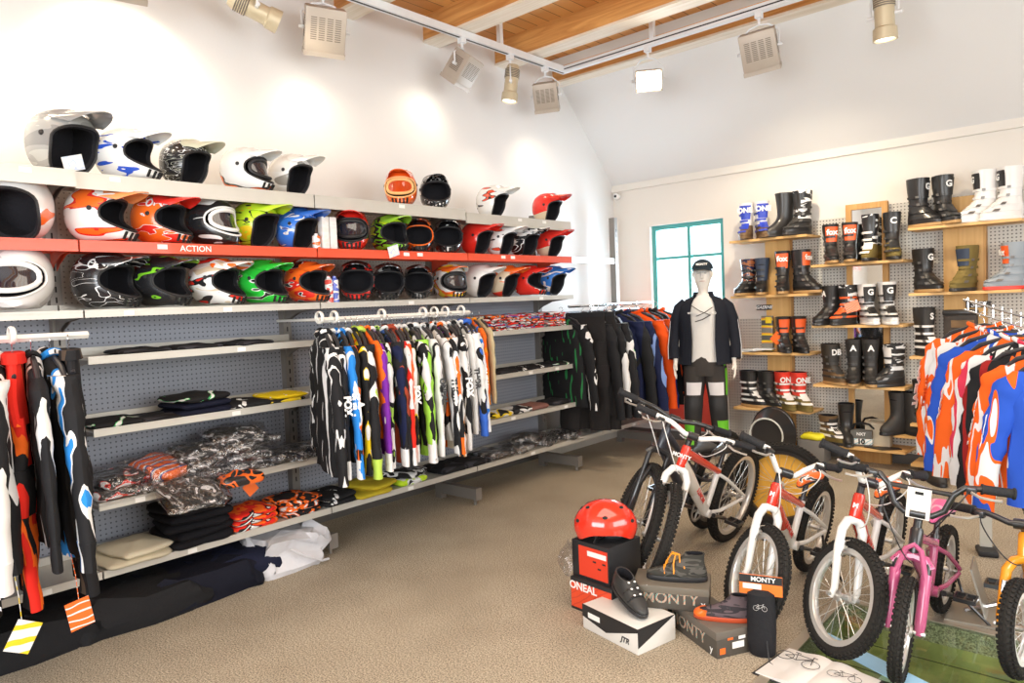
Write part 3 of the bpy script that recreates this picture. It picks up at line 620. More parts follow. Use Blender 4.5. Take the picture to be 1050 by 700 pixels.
for c in BZ:
    for i, z in enumerate(BZ[c]):
        b = MB(); b.prism([(BXX[c][0], 6.55), (BXX[c][1], 6.55), (BXX[c][1]+(.02), YW-.035), (BXX[c][0]+.0, YW-.035)], z-.022, z, 2)
        tag(b.build('display_shelf', m_birch, smooth=False), 'pale wooden shelf board, %s one of the %s boot column' % (ON[i], CN[c]), 'shelf', 'wooden boot shelves on the far wall')
def sring(z, xb, xf, hw, n=22, e=2.5, lean=0):
    R = []
    cx = (xb+xf)/2; a = (xf-xb)/2
    for k in range(n):
        t = 2*PI*k/n; c, s = math.cos(t), math.sin(t)
        # toe narrower than heel for long slices
        w_ = hw*(1-.12*max(0, c)*(a > .1))
        R.append(Vector((cx+a*math.copysign(abs(c)**(2/e), c), w_*math.copysign(abs(s)**(2/e), s), z)))
    return R
BP = [(.022, -.078, .205, .046), (.045, -.084, .212, .051), (.07, -.086, .198, .051), (.092, -.084, .165, .049), (.115, -.080, .118, .047), (.14, -.074, .086, .045), (.165, -.070, .070, .045),
      (.19, -.069, .064, .047), (.23, -.074, .064, .051), (.28, -.080, .068, .057), (.325, -.084, .074, .061), (.355, -.086, .080, .062)]
def boot_meshes(H):
    k = H/.355; O = {}
    prof = [(z if z < .1 else .1+(z-.1)*((H-.1)/.255), a, c, w) for z, a, c, w in [(z_, a_*1.06, c_*(1.06 if z_ > .1 else 1.0), w_*1.12) for z_, a_, c_, w_ in BP]]
    rows = [sring(*p) for p in prof]
    b = MB(); lo = [i for i in range(len(rows)) if prof[i][0] < .125]
    b.cur = 1; b.grid(rows[:len(lo)+1], cu=True, capa=True); b.cur = 0; b.grid(rows[len(lo):], cu=True)
    top = rows[-1]; c0 = sum(top, Vector())/len(top)
    inn = [c0+(p-c0)*.88 for p in top]; b.grid([top, inn], cu=True); O['upper'] = b.mesh('upper', [m_black, m_black])
    b = MB(); dn = [p-Vector((0, 0, .07)) for p in inn]; b.grid([inn, dn], cu=True, capb=True); O['lining'] = b.mesh('boot_lining', m_lining)
    b = MB(); rs = [sring(z, -.092+q, .216-q, .056-q*.5, 26) for z, q in ((0, .012), (.006, 0), (.022, 0), (.028, .004))]; b.grid(rs, cu=True, capa=True, capb=True)
    O['sole'] = b.mesh('sole', m_black)
    def ptc(z0, z1, a0, a1, off, nz_=5, na=8):
        rw = []
        for i in range(nz_+1):
            z = z0+(z1-z0)*i/nz_
            for q in range(len(prof)-1):
                if prof[q][0] <= z <= prof[q+1][0]: break
            t = (z-prof[q][0])/(prof[q+1][0]-prof[q][0]); P = [prof[q][m]+(prof[q+1][m]-prof[q][m])*t for m in range(4)]
            cx = (P[1]+P[2])/2; a = (P[2]-P[1])/2+off; w_ = P[3]+off; row = []
            for j in range(na+1):
                th = a0+(a1-a0)*j/na; c, s = math.cos(th), math.sin(th)
                row.append(Vector((cx+a*math.copysign(abs(c)**.8, c), w_*math.copysign(abs(s)**.8, s), z)))
            rw.append(row)
        return rw
    def slab(z0, z1, a0, a1, off=.006, nz_=5, na=8, b=None):
        o_ = ptc(z0, z1, a0, a1, off, nz_, na); i_ = ptc(z0, z1, a0, a1, -.002, nz_, na); b = b or MB(); b.grid(o_)
        b.grid([o_[0], i_[0]]); b.grid([o_[-1], i_[-1]]); b.grid([[r[0] for r in o_], [r[0] for r in i_]]); b.grid([[r[-1] for r in o_], [r[-1] for r in i_]]); return b
    O['shin_plate'] = slab(H-.16, H-.025, -.75, .75, .006).mesh('shin_plate', m_black)
    O['instep_plate'] = slab(.10, .16, -.6, .6, .007).mesh('instep_plate', m_black)
    O['strap'] = []
    zs = [.075, .125, .185, .245] if H > .3 else [.08, .13, .18]
    for z in zs:
        b = slab(z-.009, z+.009, -2.2, .35, .010, 1, 10); O['strap'].append(b.mesh('strap', m_black))
    O['buckle'] = []
    for z in zs:
        b = slab(z-.009, z+.009, -1.30, -1.0, .015, 1, 4); O['buckle'].append(b.mesh('buckle', m_alu))
    P = prof[-2]; O['front'] = (P[2]+.008, H-.075)
    return O
BM = {h: boot_meshes(h) for h in (.36, .40, .25)}
m_buckle = pm((.22, .21, .20), .35, .6)
def boot(px, py, z, off, label, c, foot=None, sole=None, plate=None, strap=None, buckle=None, text=None, tcol=None, H=.36, x=None, y=6.66, s=1.0, cat='boot', group='boots on the display wall', straps=True, pos=None, flip=1, tsz=.07):
    p = Vector(pos) if pos else hit(px, py, 1, y); B = BM[H]; foot = foot or c; sole = sole or m_black
    r = thing('motocross_boot', label, cat, (p.x, p.y, z), math.atan2(-p.y, -p.x)+math.radians(off), group); r.scale = (s, s*flip, s)
    put('upper', B['upper'], r, [c, foot]); put('boot_lining', B['lining'], r); put('sole', B['sole'], r, sole)
    if plate: put('shin_plate', B['shin_plate'], r, plate); put('instep_plate', B['instep_plate'], r, strap or plate)
    if straps:
        for m1, m2 in zip(B['strap'], B['buckle']):
            q = put('strap', m1, r, strap or c); put('buckle', m2, q, buckle or m_buckle)
    if text:
        fx, fz = B['front']; put('boot_lettering', text_mesh(text, tsz, .001, .0025), r, tcol or m_white, face_M((fx, 0, fz), (1, 0, 0)) @ Matrix.Diagonal((flip, 1, 1, 1)))
    return r
lb = pm((.022, .021, .021), .38, coat=.2); lbm = pm((.035, .032, .03), .6); lw = pm((.82, .80, .78), .35, coat=.2); lbr = pm((.17, .10, .045), .65); lol = pm((.20, .15, .05), .7); lor = pm((.85, .13, .03), .4)
lrd = pm((.75, .05, .03), .4); lbl = pm((.03, .06, .48), .4); lgy = pm((.30, .34, .38), .45); gum = pm((.42, .25, .10), .6); lnv = pm((.03, .045, .08), .5)
def graph_boot(a, b_, off): return swoosh((a, a, b_), 9, (.3, .2, 0), 4, off, .4, .2, stops=[0, .5, .7])
A, Bz, Cc = BZ[0], BZ[1], BZ[2]
P2 = [
 # px, py, z, off, label, c, foot, sole, plate, strap, text, tcol, H
 (766, 230, A[0], -12, 'blue and white boot with brown foot, left of its pair on the top left shelf', lw, lbr, lbr, lbl, lbl, 'ONE', m_white, .36),
 (781, 230, A[0], 12, 'blue and white boot with brown foot, right of its pair on the top left shelf', lw, lbr, lbr, lbl, lbl, 'ONE', m_white, .36),
 (805, 228, A[0], -62, 'plain black boot pointing left on the top left shelf', lb, lb, lb, None, None, None, None, .40),
 (823, 226, A[0], -50, 'black boot with white patches pointing left at the end of the top left shelf', graph_boot(BLACK, WHITE, 3), lb, lb, lb, lbm, None, None, .40),
 (768, 288, A[1], -38, 'black boot with rusty textured shin on the second left shelf', swoosh((BLACK, NAVY, (.3, .1, .04)), 14, off=4), lb, gum, None, lb, None, None, .36),
 (782, 288, A[1], -8, 'black laced boot beside the rusty textured one on the second left shelf', lnv, lb, gum, None, lb, None, None, .36),
 (803, 286, A[1], -5, 'black boot with orange shin badge, left of two on the second left shelf', lb, lb, gum, lor, lb, 'fox', m_white, .40),
 (822, 286, A[1], 48, 'black boot with orange shin badge pointing right on the second left shelf', lb, lb, gum, lor, lb, 'fox', m_white, .40),
 (803, 345, A[2], 14, 'small black boot with orange badge and white instep, third left shelf', lb, lb, lb, lor, lb, None, None, .36),
 (819, 345, A[2], 20, 'small black boot with orange badge at the end of the third left shelf', lb, lb, lb, lor, lb, None, None, .36),
 (768, 402, A[3], 52, 'black boot with white top patch, left one on the lowest left shelf', lb, lb, gum, lbm, lw, None, None, .36),
 (786, 402, A[3], 48, 'black boot with white buckle area, second on the lowest left shelf', lb, lb, gum, lbm, lb, None, None, .36),
 (803, 404, A[3], 28, 'red and white boot with olive foot, left of the pair on the lowest left shelf', lrd, lol, lol, lrd, lw, 'ONE', m_white, .36),
 (819, 404, A[3], 30, 'red and white boot with olive foot, right of the pair on the lowest left shelf', lrd, lol, lol, lrd, lw, 'ONE', m_white, .36),
 (852, 262, Bz[0], 8, 'black boot with orange shin badge, first on the top middle shelf', lb, lb, gum, lor, lb, 'fox', m_white, .36),
 (872, 261, Bz[0], 0, 'black boot with orange shin badge, second on the top middle shelf', lb, lb, gum, lor, lb, 'fox', m_white, .36),
 (893, 258, Bz[0], -12, 'black white and olive boot, third on the top middle shelf', graph_boot(BLACK, WHITE, 8), lol, lb, lb, lw, None, None, .40),
 (915, 256, Bz[0], 8, 'black boot with olive foot and white shin mark, last on the top middle shelf', lb, lol, lb, lb, lb, 'C', m_white, .40),
 (853, 325, Bz[1], -48, 'black boot with white star outline, first on the second middle shelf', lb, lb, lb, lb, lb, 'A', m_white, .36),
 (870, 325, Bz[1], -42, 'black starred boot with an orange tag, second on the second middle shelf', graph_boot(BLACK, WHITE, 12), lb, lb, lb, lor, None, None, .36),
 (889, 323, Bz[1], 22, 'white boot with black G shin plate, left of its pair, second middle shelf', lw, lw, lw, lb, lb, 'G', m_white, .36),
 (910, 322, Bz[1], 16, 'white boot with black G shin plate, right of its pair, second middle shelf', lw, lw, lw, lb, lb, 'G', m_white, .36),
 (852, 385, Bz[2], 34, 'dark brown boot with white shin label on the third middle shelf', pm((.05, .04, .03), .5), lbr, gum, lbm, lbm, 'DB', m_white, .36),
 (876, 388, Bz[2], -3, 'black ribbed boot with white wing mark, left of two on the third middle shelf', lbm, lbm, gum, lb, lb, 'A', m_white, .40),
 (893, 388, Bz[2], 3, 'black ribbed boot with white wing mark, right of two on the third middle shelf', lbm, lbm, gum, lb, lb, 'A', m_white, .40),
 (917, 388, Bz[2], -55, 'black boot with white front patch pointing left on the third middle shelf', graph_boot(BLACK, WHITE, 30), lb, lb, lw, lb, None, None, .36),
 (850, 448, Bz[3], 42, 'low olive brown boot pointing right on the lowest middle shelf', lbr, lol, lb, lbm, lw, None, None, .25),
 (868, 444, Bz[3], 5, 'tall glossy black boot behind the low olive one', lb, lb, lb, None, None, None, None, .36),
 (942, 226, Cc[0], 52, 'black boot with white G pointing right, first on the top right shelf', lb, lb, gum, lb, lb, 'G', m_white, .40),
 (967, 224, Cc[0], 30, 'black boot with slanted white G, second on the top right shelf', lb, lb, gum, lb, lb, 'G', m_white, .40),
 (1010, 219, Cc[0], -66, 'white boot with black G plate pointing left on the top right shelf', lw, lw, lw, lb, lw, 'G', m_white, .40),
 (1036, 217, Cc[0], -66, 'white boot with black plate and purple rim at the right photo edge', lw, lw, lw, lb, lw, 'G', m_white, .40),
 (947, 294, Cc[1], 38, 'black boot with white G plate pointing right on the second right shelf', lb, lb, gum, lb, lb, 'G', m_white, .36),
 (992, 292, Cc[1], -30, 'olive boot with dark blue shaft panel on the second right shelf', lol, lol, lb, lnv, lol, None, None, .36),
 (1040, 290, Cc[1], -68, 'grey blue boot with orange badge pointing left at the right photo edge', lgy, lgy, lrd, lor, lgy, 'fox', m_white, .36),
 (948, 360, Cc[2], 40, 'large black boot with white S mark on the third right shelf', lb, lb, lb, lbm, lw, 'S', m_white, .40),
 (947, 428, Cc[3], 34, 'black boot with white G and olive foot on the fourth right shelf', lb, lol, gum, lb, lb, 'G', m_white, .36),
]
for i, (px, py, z, off, lab, c, foot, sole, plate, strap, text, tc_, H) in enumerate(P2):
    boot(px, py, z, off, lab, c, foot, sole, plate, strap, None, text, tc_, H, y=6.66 if i != 27 else 6.70, s=(.92 if i in (8, 9) else (1.0 if H != .36 or i > 20 else .97)), straps=plate is not None or strap is not None, flip=-1 if off < -20 else 1)
# pair hanging behind on the panel, pair on the floor
for px, dx, nm in ((922, 0, 'left'), (936, 0, 'right')):
    boot(px, 440, .30, -40 if nm == 'left' else 40, 'dull black boot standing right of the box printed 10, %s of two' % nm, lbm, straps=False, H=.36, y=6.70)
b = MB(); b.box2((-1.62, 6.60, .28), (-1.28, 6.80, .30)); 
tag(b.build('display_shelf', m_birch, smooth=False), 'small ledge under the dull black boots between middle and right columns', 'shelf', 'wooden boot shelves on the far wall')
boot(957, 490, 0, 20, 'plain black soft boot on the floor under the right column, left of its pair', lbm, straps=False, pos=(-1.28, 6.36, 0), H=.40)
boot(977, 490, 0, 35, 'plain black soft boot on the floor under the right column, right of its pair', lbm, straps=False, pos=(-1.08, 6.42, 0), H=.36)
# signs over the boots, tags, small boxes
for px, py, y, s_, lab in ((803, 264, 6.75, 'GAERNE', 'small outlined lettering sign above the orange badge boots'), (783.5, 315, 6.75, 'GAERNE', 'small outlined lettering sign above the third left shelf'), (1003, 312, 6.75, 'SIDI', 'outlined lettering sign on the right wooden upright')):
    p = hit(px, py, 1, y); r = thing('brand_sign', lab, 'sign', p)
    wd = .15 if s_ == 'GAERNE' else .17
    b = MB(); b.rbox((0, 0, 0), (wd, .006, .05), .002); b.build('sign_plate', m_black, r)
    put('sign_lettering', text_mesh(s_, .042 if s_ == 'GAERNE' else .06, .0006, .001, .3), r, m_white, face_M((0, -.0045, 0), (0, -1, 0)))
p = hit(787, 336, 1, 6.70)
r = thing('glove_pack', 'yellow and orange hanging pack standing left of the small orange badge boots', 'package', (p.x, p.y, A[2]))
b = MB(); b.rbox((0, 0, .17), (.11, .03, .34), .005); b.build('pack_body', graphic(((.1, .1, .09), YEL, (.8, .35, .05), (.2, .2, .18)), 2.2, (0, 0, 0), 1, 3), r)
b = MB(); b.rbox((.02, -.022, .30), (.06, .012, .06), .004); b.build('pack_badge', pm(YEL, .5), r)
p = hit(797, 345, 1, 6.60); b = MB(); b.box((0, 0, 0), (.10, .003, .10), Matrix.Rotation(.7, 3, 'Y')); o = b.build('swing_tag', pm(ORANGE, .5), smooth=False); o.location = (p.x, p.y, A[2]+.13); tag(o, 'orange square tag hanging in front of the small orange badge boots', 'tag')
p = hit(874, 322, 1, 6.56); b = MB(); b.box((0, 0, 0), (.12, .003, .09), Matrix.Rotation(-.3, 3, 'Y')); o = b.build('swing_tag', graphic((ORANGE, WHITE, ORANGE), 12), smooth=False); o.location = (p.x, p.y, Bz[1]+.16); tag(o, 'orange and white tag on the starred boot of the middle column', 'tag')
for i, (px, py, a) in enumerate(((762, 356, .2), (772, 354, -.3), (785, 355, .1))):
    p = hit(px, py, 1, 6.63); b = MB(); b.box((0, 0, .004), (.20, .14, .006), Rz(a)); b.box((0, 0, .009), (.18, .125, .003), Rz(a)); o = b.build('leaflet_pile', graphic((WHITE, (.75, .8, .85), WHITE), 9, off=i), smooth=False); o.location = (p.x-.02, p.y, A[2]+.0005+i*.011); tag(o, ['loose leaflets at the left end of the third left boot shelf', 'middle loose leaflets on the third left boot shelf', 'leaflets nearest the small boots on the third left boot shelf'][i], 'leaflet', 'leaflets on the boot shelf')
p = hit(884, 452, 1, 6.66); r = thing('goggle_box', 'small grey box printed 10 on the lowest middle shelf', 'box', (p.x, p.y, Bz[3]), .15)
b = MB(); b.rbox((0, 0, .07), (.17, .11, .14), .006); b.build('box_body', pm((.12, .12, .11), .5), r)
b = MB(); b.rbox((0, -.005, .045), (.175, .115, .05), .004); b.build('box_band', graphic((WHITE, (.25, .5, .6), WHITE), 5), r); put('box_lettering', text_mesh('10', .06, .001, .003), r, m_black, face_M((0, -.064, .045), (0, -1, 0)))
put('box_lettering', text_mesh('NXT', .035, .001, .001), r, m_white, face_M((0, -.056, .11), (0, -1, 0)))
b = MB(); b.tube([(-.08, .02, .14), (-.06, 0, .19), (0, -.01, .205), (.06, 0, .19), (.09, .02, .15)], .016, 8, flat=.5); b.build('goggle_strap', m_black, r)
p = hit(905, 457, 1, 6.62); b = MB(); b.prism([(-.14, -.03), (.02, -.09), (.15, .01), (.11, .06), (-.02, .03)], 0, .008, 2); o = b.build('leather_offcut', pm((.03, .02, .015), .5)); o.location = (p.x, p.y, Bz[3]+.001); tag(o, 'thin dark sole insert lying on the lowest middle shelf', 'insole')
p = hit(900, 420, 1, 6.75); b = MB(); b.rbox((0, 0, .07), (.2, .1, .2), .006); o = b.build('shoe_carton', pm((.62, .55, .42), .6)); o.location = (p.x, 6.66, Bz[3]+.035); 
o.location = (p.x+.01, 6.735, Bz[3]+.031); tag(o, 'plain beige carton behind the box printed 10', 'box')
r = thing('back_protector', 'dark padded pack hanging on the right wooden upright under a sign', 'backpack', hit(985, 333, 1, 6.70))
b = MB(); b.rbox((0, 0, 0), (.24, .07, .24), .03); b.build('pack_body', pm((.045, .035, .028), .6), r)
b = MB(); b.rbox((0, -.005, .10), (.25, .08, .05), .02); b.build('pack_top', lb, r); b = MB(); b.rbox((.02, -.038, .01), (.16, .01, .06), .004); b.build('pack_panel', lbr, r)
# display stand light shelf right edge
#==GARMENTS
m_hang = pm((.03, .03, .035), .4); m_hangw = pm((.85, .83, .78), .4); m_hook = pm((.7, .7, .7), .25, .9)
def cloth_rows(prof, seed, amp=.010, n=26):
    """prof: (z, x0, x1, t) closed flattened tube slices; wrinkles by sines"""
    R = []; rr = random.Random(seed); ph = [rr.random()*6 for _ in range(6)]; dn = []
    q = []
    for i in range(len(prof)-1):
        a, b = prof[i], prof[i+1]; k = max(1, int(abs(b[0]-a[0])/.045))
        for j in range(k): q.append([a[m]+(b[m]-a[m])*j/k for m in range(4)])
    q.append(list(prof[-1]))
    for z, x0, x1, t in q:
        row = []; cx = (x0+x1)/2; a = (x1-x0)/2
        for k in range(n):
            th = 2*PI*k/n; c, s = math.cos(th), math.sin(th)
            x = cx+a*math.copysign(abs(c)**.8, c); y = t*math.copysign(abs(s)**.7, s)
            g = min(1, abs(z)*4)
            y += amp*g*(math.sin(x*26+z*7+ph[0])+.6*math.sin(x*55-z*12+ph[1])+.5*math.sin(z*30+x*9+ph[2])); x += amp*.5*g*math.sin(z*22+ph[3])
            row.append(Vector((x, y, z)))
        R.append(row)
    return R
def hanger_mesh():
    b = MB(); hk = [(.012*math.cos(a), 0, -.002+.012*math.sin(a)) for a in [PI*1.0-k*.45 for k in range(8)]]
    b.tube([(-.0, 0, -.065), (0, 0, -.045)]+[(.022*math.sin(t), 0, -.012+.018*-math.cos(t)) for t in [0.2+k*.5 for k in range(9)]], .0022, 6); return b.mesh('hook', m_hook)
HK = hanger_mesh()
b = MB(); b.tube([(-.205, 0, -.145), (-.16, 0, -.105), (-.06, 0, -.072), (0, 0, -.06), (.06, 0, -.072), (.16, 0, -.105), (.205, 0, -.145)], [.008, .011, .010, .008, .010, .011, .008], 8); HB = b.mesh('hanger_bar', m_hang)
def top_meshes(seed, L=.72, jacket=False, SL=.66):
    t = 1.5 if jacket else 1.0; O = {}
    b = MB(); R = cloth_rows([(-.065, -.065, .065, .020*t), (-.085, -.085, .085, .026*t), (-.115, -.155, .155, .028*t), (-.150, -.215, .215, .026*t), (-.20, -.235, .235, .030*t), (-.40, -.235, .235, .030*t), (-.60, -.245, .245, .034*t), (-L, -.25, .25, .030*t)], seed, .007)
    b.grid(R, cu=True, capb=True); O['body'] = b.mesh('body', m_black)
    b = MB(); b.tube([(.075*math.cos(a), .024*t*math.sin(a), -.066+.014*math.cos(2*a)) for a in [k*2*PI/20 for k in range(20)]], .009*t, 6, closed=True); O['collar'] = b.mesh('collar', m_black)
    O['sleeve'] = []; O['cuff'] = []
    for sg in (-1, 1):
        rr = random.Random(seed*3+sg); dy = rr.uniform(-.03, .03); sw = rr.uniform(-.02, .03)
        path = [(.175, 0, -.135), (.215, 0, -.175), (.248, dy*.3, -.26), (.280+sw*.3, dy*.6, -.40), (.305+sw*.8, dy, -.55), (.325+sw, dy*1.2, -.12-SL)]
        rad = [.052*t, .068, .064, .055, .048, .038]; P = []
        # densify
        pts = []; rs = []
        for i in range(len(path)-1):
            for j in range(5):
                f = j/5; pts.append([path[i][m]*(1-f)+path[i+1][m]*f for m in range(3)]); rs.append(rad[i]*(1-f)+rad[i+1]*f)
        pts.append(path[-1]); rs.append(rad[-1]); b = MB(); rows = []
        for i, (p, r_) in enumerate(zip(pts, rs)):
            row = []
            for k in range(14):
                th = 2*PI*k/14; w_ = 1+.10*math.sin(p[2]*45+seed+sg)+.06*math.sin(p[2]*90+k)
                row.append(Vector((sg*(p[0]+r_*math.cos(th)*w_), p[1]+r_*.38*t*math.sin(th)*w_, p[2])))
            rows.append(row)
        b.grid(rows, cu=True, capa=True, capb=True); O['sleeve'].append(b.mesh('sleeve', m_black))
        b = MB(); b.grid([[Vector((p.x*1.0+(p.x-sg*pts[-1][0])*.08, p.y*1.06, p.z)) for p in r_] for r_ in rows[-3:]], cu=True, capa=True, capb=True); O['cuff'].append(b.mesh('cuff', m_black))
    return O
def trouser_meshes(seed, L=1.05):
    O = {}; b = MB(); R = cloth_rows([(-.06, -.19, .19, .026), (-.12, -.20, .20, .030), (-.22, -.215, .215, .034), (-.33, -.225, .225, .032)], seed, .006); b.grid(R, cu=True, capa=True, capb=True); O['seat'] = b.mesh('seat', m_black)
    O['leg'] = []; O['knee_panel'] = []
    for sg in (-1, 1):
        def X(a, c): return (min(sg*a, sg*c), max(sg*a, sg*c))
        pr = [(-.30, *X(.0, .22), .030), (-.5, *X(.015, .22), .032), (-.62, *X(.02, .225), .034), (-.8, *X(.03, .225), .028), (-L, *X(.045, .22), .026)]
        R = cloth_rows(pr, seed+sg+5, .008); b = MB(); b.grid(R, cu=True, capa=True, capb=True); O['leg'].append(b.mesh('leg', m_black))
        kp = cloth_rows([(-.50, *X(.012, .228), .036), (-.60, *X(.012, .232), .040), (-.68, *X(.02, .230), .036)], seed+sg+5, .008); b = MB(); b.grid(kp, cu=True, capa=True, capb=True); O['knee_panel'].append(b.mesh('knee_panel', m_black))
    b = MB(); b.grid(cloth_rows([(-.055, -.195, .195, .040), (-.095, -.20, .20, .044)], seed, .006), cu=True, capa=True, capb=True); O['waistband'] = b.mesh('waistband', m_black)
    return O
TM = {'jersey': [top_meshes(s) for s in (1, 2, 3, 4)], 'jacket': [top_meshes(s, .78, True, .68) for s in (11, 12, 13)]}
PM_ = [trouser_meshes(s) for s in (21, 22, 23)]
def vtext(r, s, size, m, x, z, ny=0):
    M = face_M((x-.016, 0, z), (1, 0, .15)) @ Matrix.Rotation(-PI/2, 4, 'Z'); put('sleeve_lettering', text_mesh(s, size, .001, .0025), r, m, M)
def garment(kind, loc, rz, label, mats, group, v=0, cuff=None, text=None, s=1.0, bar=None, cat=None, tilt=0):
    nm = {'jersey': 'racing_jersey', 'jacket': 'zip_jacket', 'trousers': 'riding_trousers'}[kind]
    r = thing(nm, label, cat or kind, loc, 0, group, (0, tilt, rz)); r.scale = (s, s, s)
    put('hook', HK, r); put('hanger_bar', HB, r, bar or m_hang)
    body, slv = mats[0], mats[1]
    if kind == 'trousers':
        O = PM_[v % 3]; put('seat', O['seat'], r, body); put('waistband', O['waistband'], r, cuff or body)
        for i in range(2): put('leg', O['leg'][i], r, body); put('knee_panel', O['knee_panel'][i], r, slv)
    else:
        O = TM[kind][v % len(TM[kind])]; put('body', O['body'], r, body); put('collar', O['collar'], r, cuff or slv)
        for i in range(2): put('sleeve', O['sleeve'][i], r, slv); put('cuff', O['cuff'][i], r, cuff or slv)
    if text: vtext(r, text[0], text[1], text[2], .348 if kind != 'trousers' else .222, text[3] if len(text) > 3 else -.42)
    return r
def gcloth(cols, off, scale=3.2, stops=None, rot=(0, .18, 0), dist=2):
    if stops is None: stops = {2: [0, .68], 3: [0, .50, .74], 4: [0, .46, .66, .85]}[len(cols)]
    return swoosh(cols, scale*2.3, rot, dist, off, .75, 0, stops, (3.0, .8, .55))
def gs(c): return pm(c, .8, bump=(70, .25))
# rails
def rail(nm, a, b_, r_, label, arms, mat=None):
    b = MB(); b.tube([a, b_], r_, 4 if r_ > .01 else 8); o = b.build(nm, mat or m_hangw); tag(o, label, 'clothes rail')
    for q in arms: c = MB(); c.tube([q, (XU, q[1], q[2])], .009, 6); c.build('rail_arm', mat or m_hangw, o)
    return o
XR_ = -3.58
rail('clothes_rail', (XR_, -.1, 1.49), (XR_, 1.12, 1.49), .016, 'cream rail at the left edge carrying long trousers and suits', [(XR_, 0, 1.49), (XR_, 1.02, 1.49)])
rb = rail('clothes_rail', (XR_, 2.31, 1.50), (XR_, 3.55, 1.50), .016, 'cream rail in the centre carrying the long row of jerseys', [(XR_, 2.46, 1.50), (XR_, 3.42, 1.50)])
XC = -3.92
rail('clothes_rail', (XC, 5.15, 1.50), (XC, 6.62, 1.50), .012, 'chrome rail near the window carrying dark jackets', [(XC, 6.45, 1.50)], m_chrome)
b = MB(); b.box2((XC-.34, 5.20, 1.44), (XC-.04, 6.4, 1.455)); b.build('wire_top', glassy('clearplate', (.8, .85, .9), .3, .05))
bpy.data.objects['wire_top']['label'] = 'clear shelf plate just behind the chrome jacket rail'; bpy.data.objects['wire_top']['category'] = 'shelf'; bpy.data.objects['wire_top'].name = 'clear_shelf'
for k, y in enumerate((2.33, 2.43, 2.78, 3.12, 3.22, 3.32, 3.47)):
    b = MB(); R0 = .033; b.tube([(XR_+R0*math.cos(a), y, 1.515+R0*math.sin(a)) for a in [k2*2*PI/18 for k2 in range(18)]], .006, 8, closed=True, up=(0, 1, 0), flat=1.8); o = b.build('size_divider_ring', m_hangw)
    tag(o, 'round cream size divider on the centre jersey rail, %s from the left' % ['first', 'second', 'third', 'fourth', 'fifth', 'sixth', 'last'][k], 'size divider', 'size dividers on the centre rail')
for k, y in enumerate((.55, .83)):
    b = MB(); b.tube([(XR_+R0*math.cos(a), y, 1.505+R0*math.sin(a)) for a in [k2*2*PI/18 for k2 in range(18)]], .006, 8, closed=True, up=(0, 1, 0), flat=1.8); o = b.build('size_divider_ring', m_hangw)
    tag(o, 'round cream size divider on the left edge rail, %s one' % ['nearer the photo edge', 'nearer the rail end'][k], 'size divider')
# centre rail, left to right
W_, K_ = (.80, .80, .80), (.02, .02, .022)
ORD = ['first', 'second', 'third', 'fourth', 'fifth', 'sixth', 'seventh', 'eighth', 'ninth', 'tenth', 'eleventh', 'twelfth']
JL = [
 ((K_, K_, W_), (K_, W_, K_), 'black and white', None), ((K_, K_, RED), (K_, K_, W_), 'black red logo', ('FOX', .06, m_white)), ((K_, (.03, .25, .7), W_), ((.03, .25, .75), (.03, .25, .75), W_), 'bright blue sleeved', ('SHIFT', .06, m_white)),
 ((K_, K_, ORANGE), (K_, K_, ORANGE, W_), 'black orange cuffed', ('A', .06, m_white)), ((YEL, ORANGE, K_), (K_, YEL, W_), 'yellow shouldered black', None), ((K_, K_, W_), (K_, K_, W_, (.5, .7, .1)), 'black grey green', None),
 ((ORANGE, ORANGE), (ORANGE, (.85, .22, .03)), 'plain orange', None), ((PURPLE, PURPLE, W_), (PURPLE, PURPLE, PURPLE, W_), 'purple', None), ((K_, W_, (.4, .65, .1)), (W_, K_, (.35, .6, .1)), 'white black and lime', None),
 ((NAVY, (.05, .1, .3), K_), (NAVY, K_, W_), 'navy', None), (((.35, .06, .03), K_), (K_, (.35, .06, .03)), 'rust brown', None), ((RED, W_, K_), (RED, RED, W_), 'red and white patterned', None), ((ORANGE, RED, K_), ((.85, .15, .03), (.85, .1, .03), W_), 'red orange splashed', None),
 ((K_, K_, (.6, .6, .05)), (K_, K_, (.75, .65, .02), W_), 'black yellow badged', ('FOX', .06, m_white)), ((K_, W_), (K_, K_, W_), 'black white cuffed', None), ((K_, (.35, .7, .08)), ((.35, .7, .08), K_, W_), 'lime green and black', None),
 ((W_, K_), (W_, (.6, .6, .6), K_), 'white and grey', ('ONEAL', .055, m_black)), ((K_, W_, (.8, .45, .02)), (K_, W_, K_), 'black amber collared', None), ((W_, K_, ORANGE), (W_, K_), 'white black lettered', ('THOR', .06, m_black)),
 ((K_, PURPLE, K_), (K_, W_, ORANGE), 'black orange piped', None), ((W_, ORANGE), (W_, (.7, .3, .1), K_), 'white orange piped', None), ((K_, W_), (K_, K_, W_), 'black with white script', ('FOX', .07, m_white)), (((.1, .1, .1), (.3, .3, .3)), (K_, (.3, .3, .3)), 'charcoal', None),
 ((W_, (.05, .5, .15)), (W_, K_, W_), 'white green collared', ('ONEAL', .055, m_black)), ((W_, W_, K_), (W_, W_, K_), 'white black scripted', ('THOR', .06, m_black)), ((W_, (.1, .2, .7), K_), (W_, K_, (.05, .15, .6)), 'white blue black', None),
 (((.03, .2, .65), W_), (W_, (.03, .2, .65), (.03, .2, .65)), 'white blue cuffed', ('ONEAL', .05, m_white)), ((ORANGE, (.03, .2, .6)), (ORANGE, (.9, .3, .02)), 'orange short', None), (((.50, .42, .25), (.45, .38, .22)), ((.50, .42, .25), (.42, .35, .2)), 'tan short', None)]
n = len(JL)
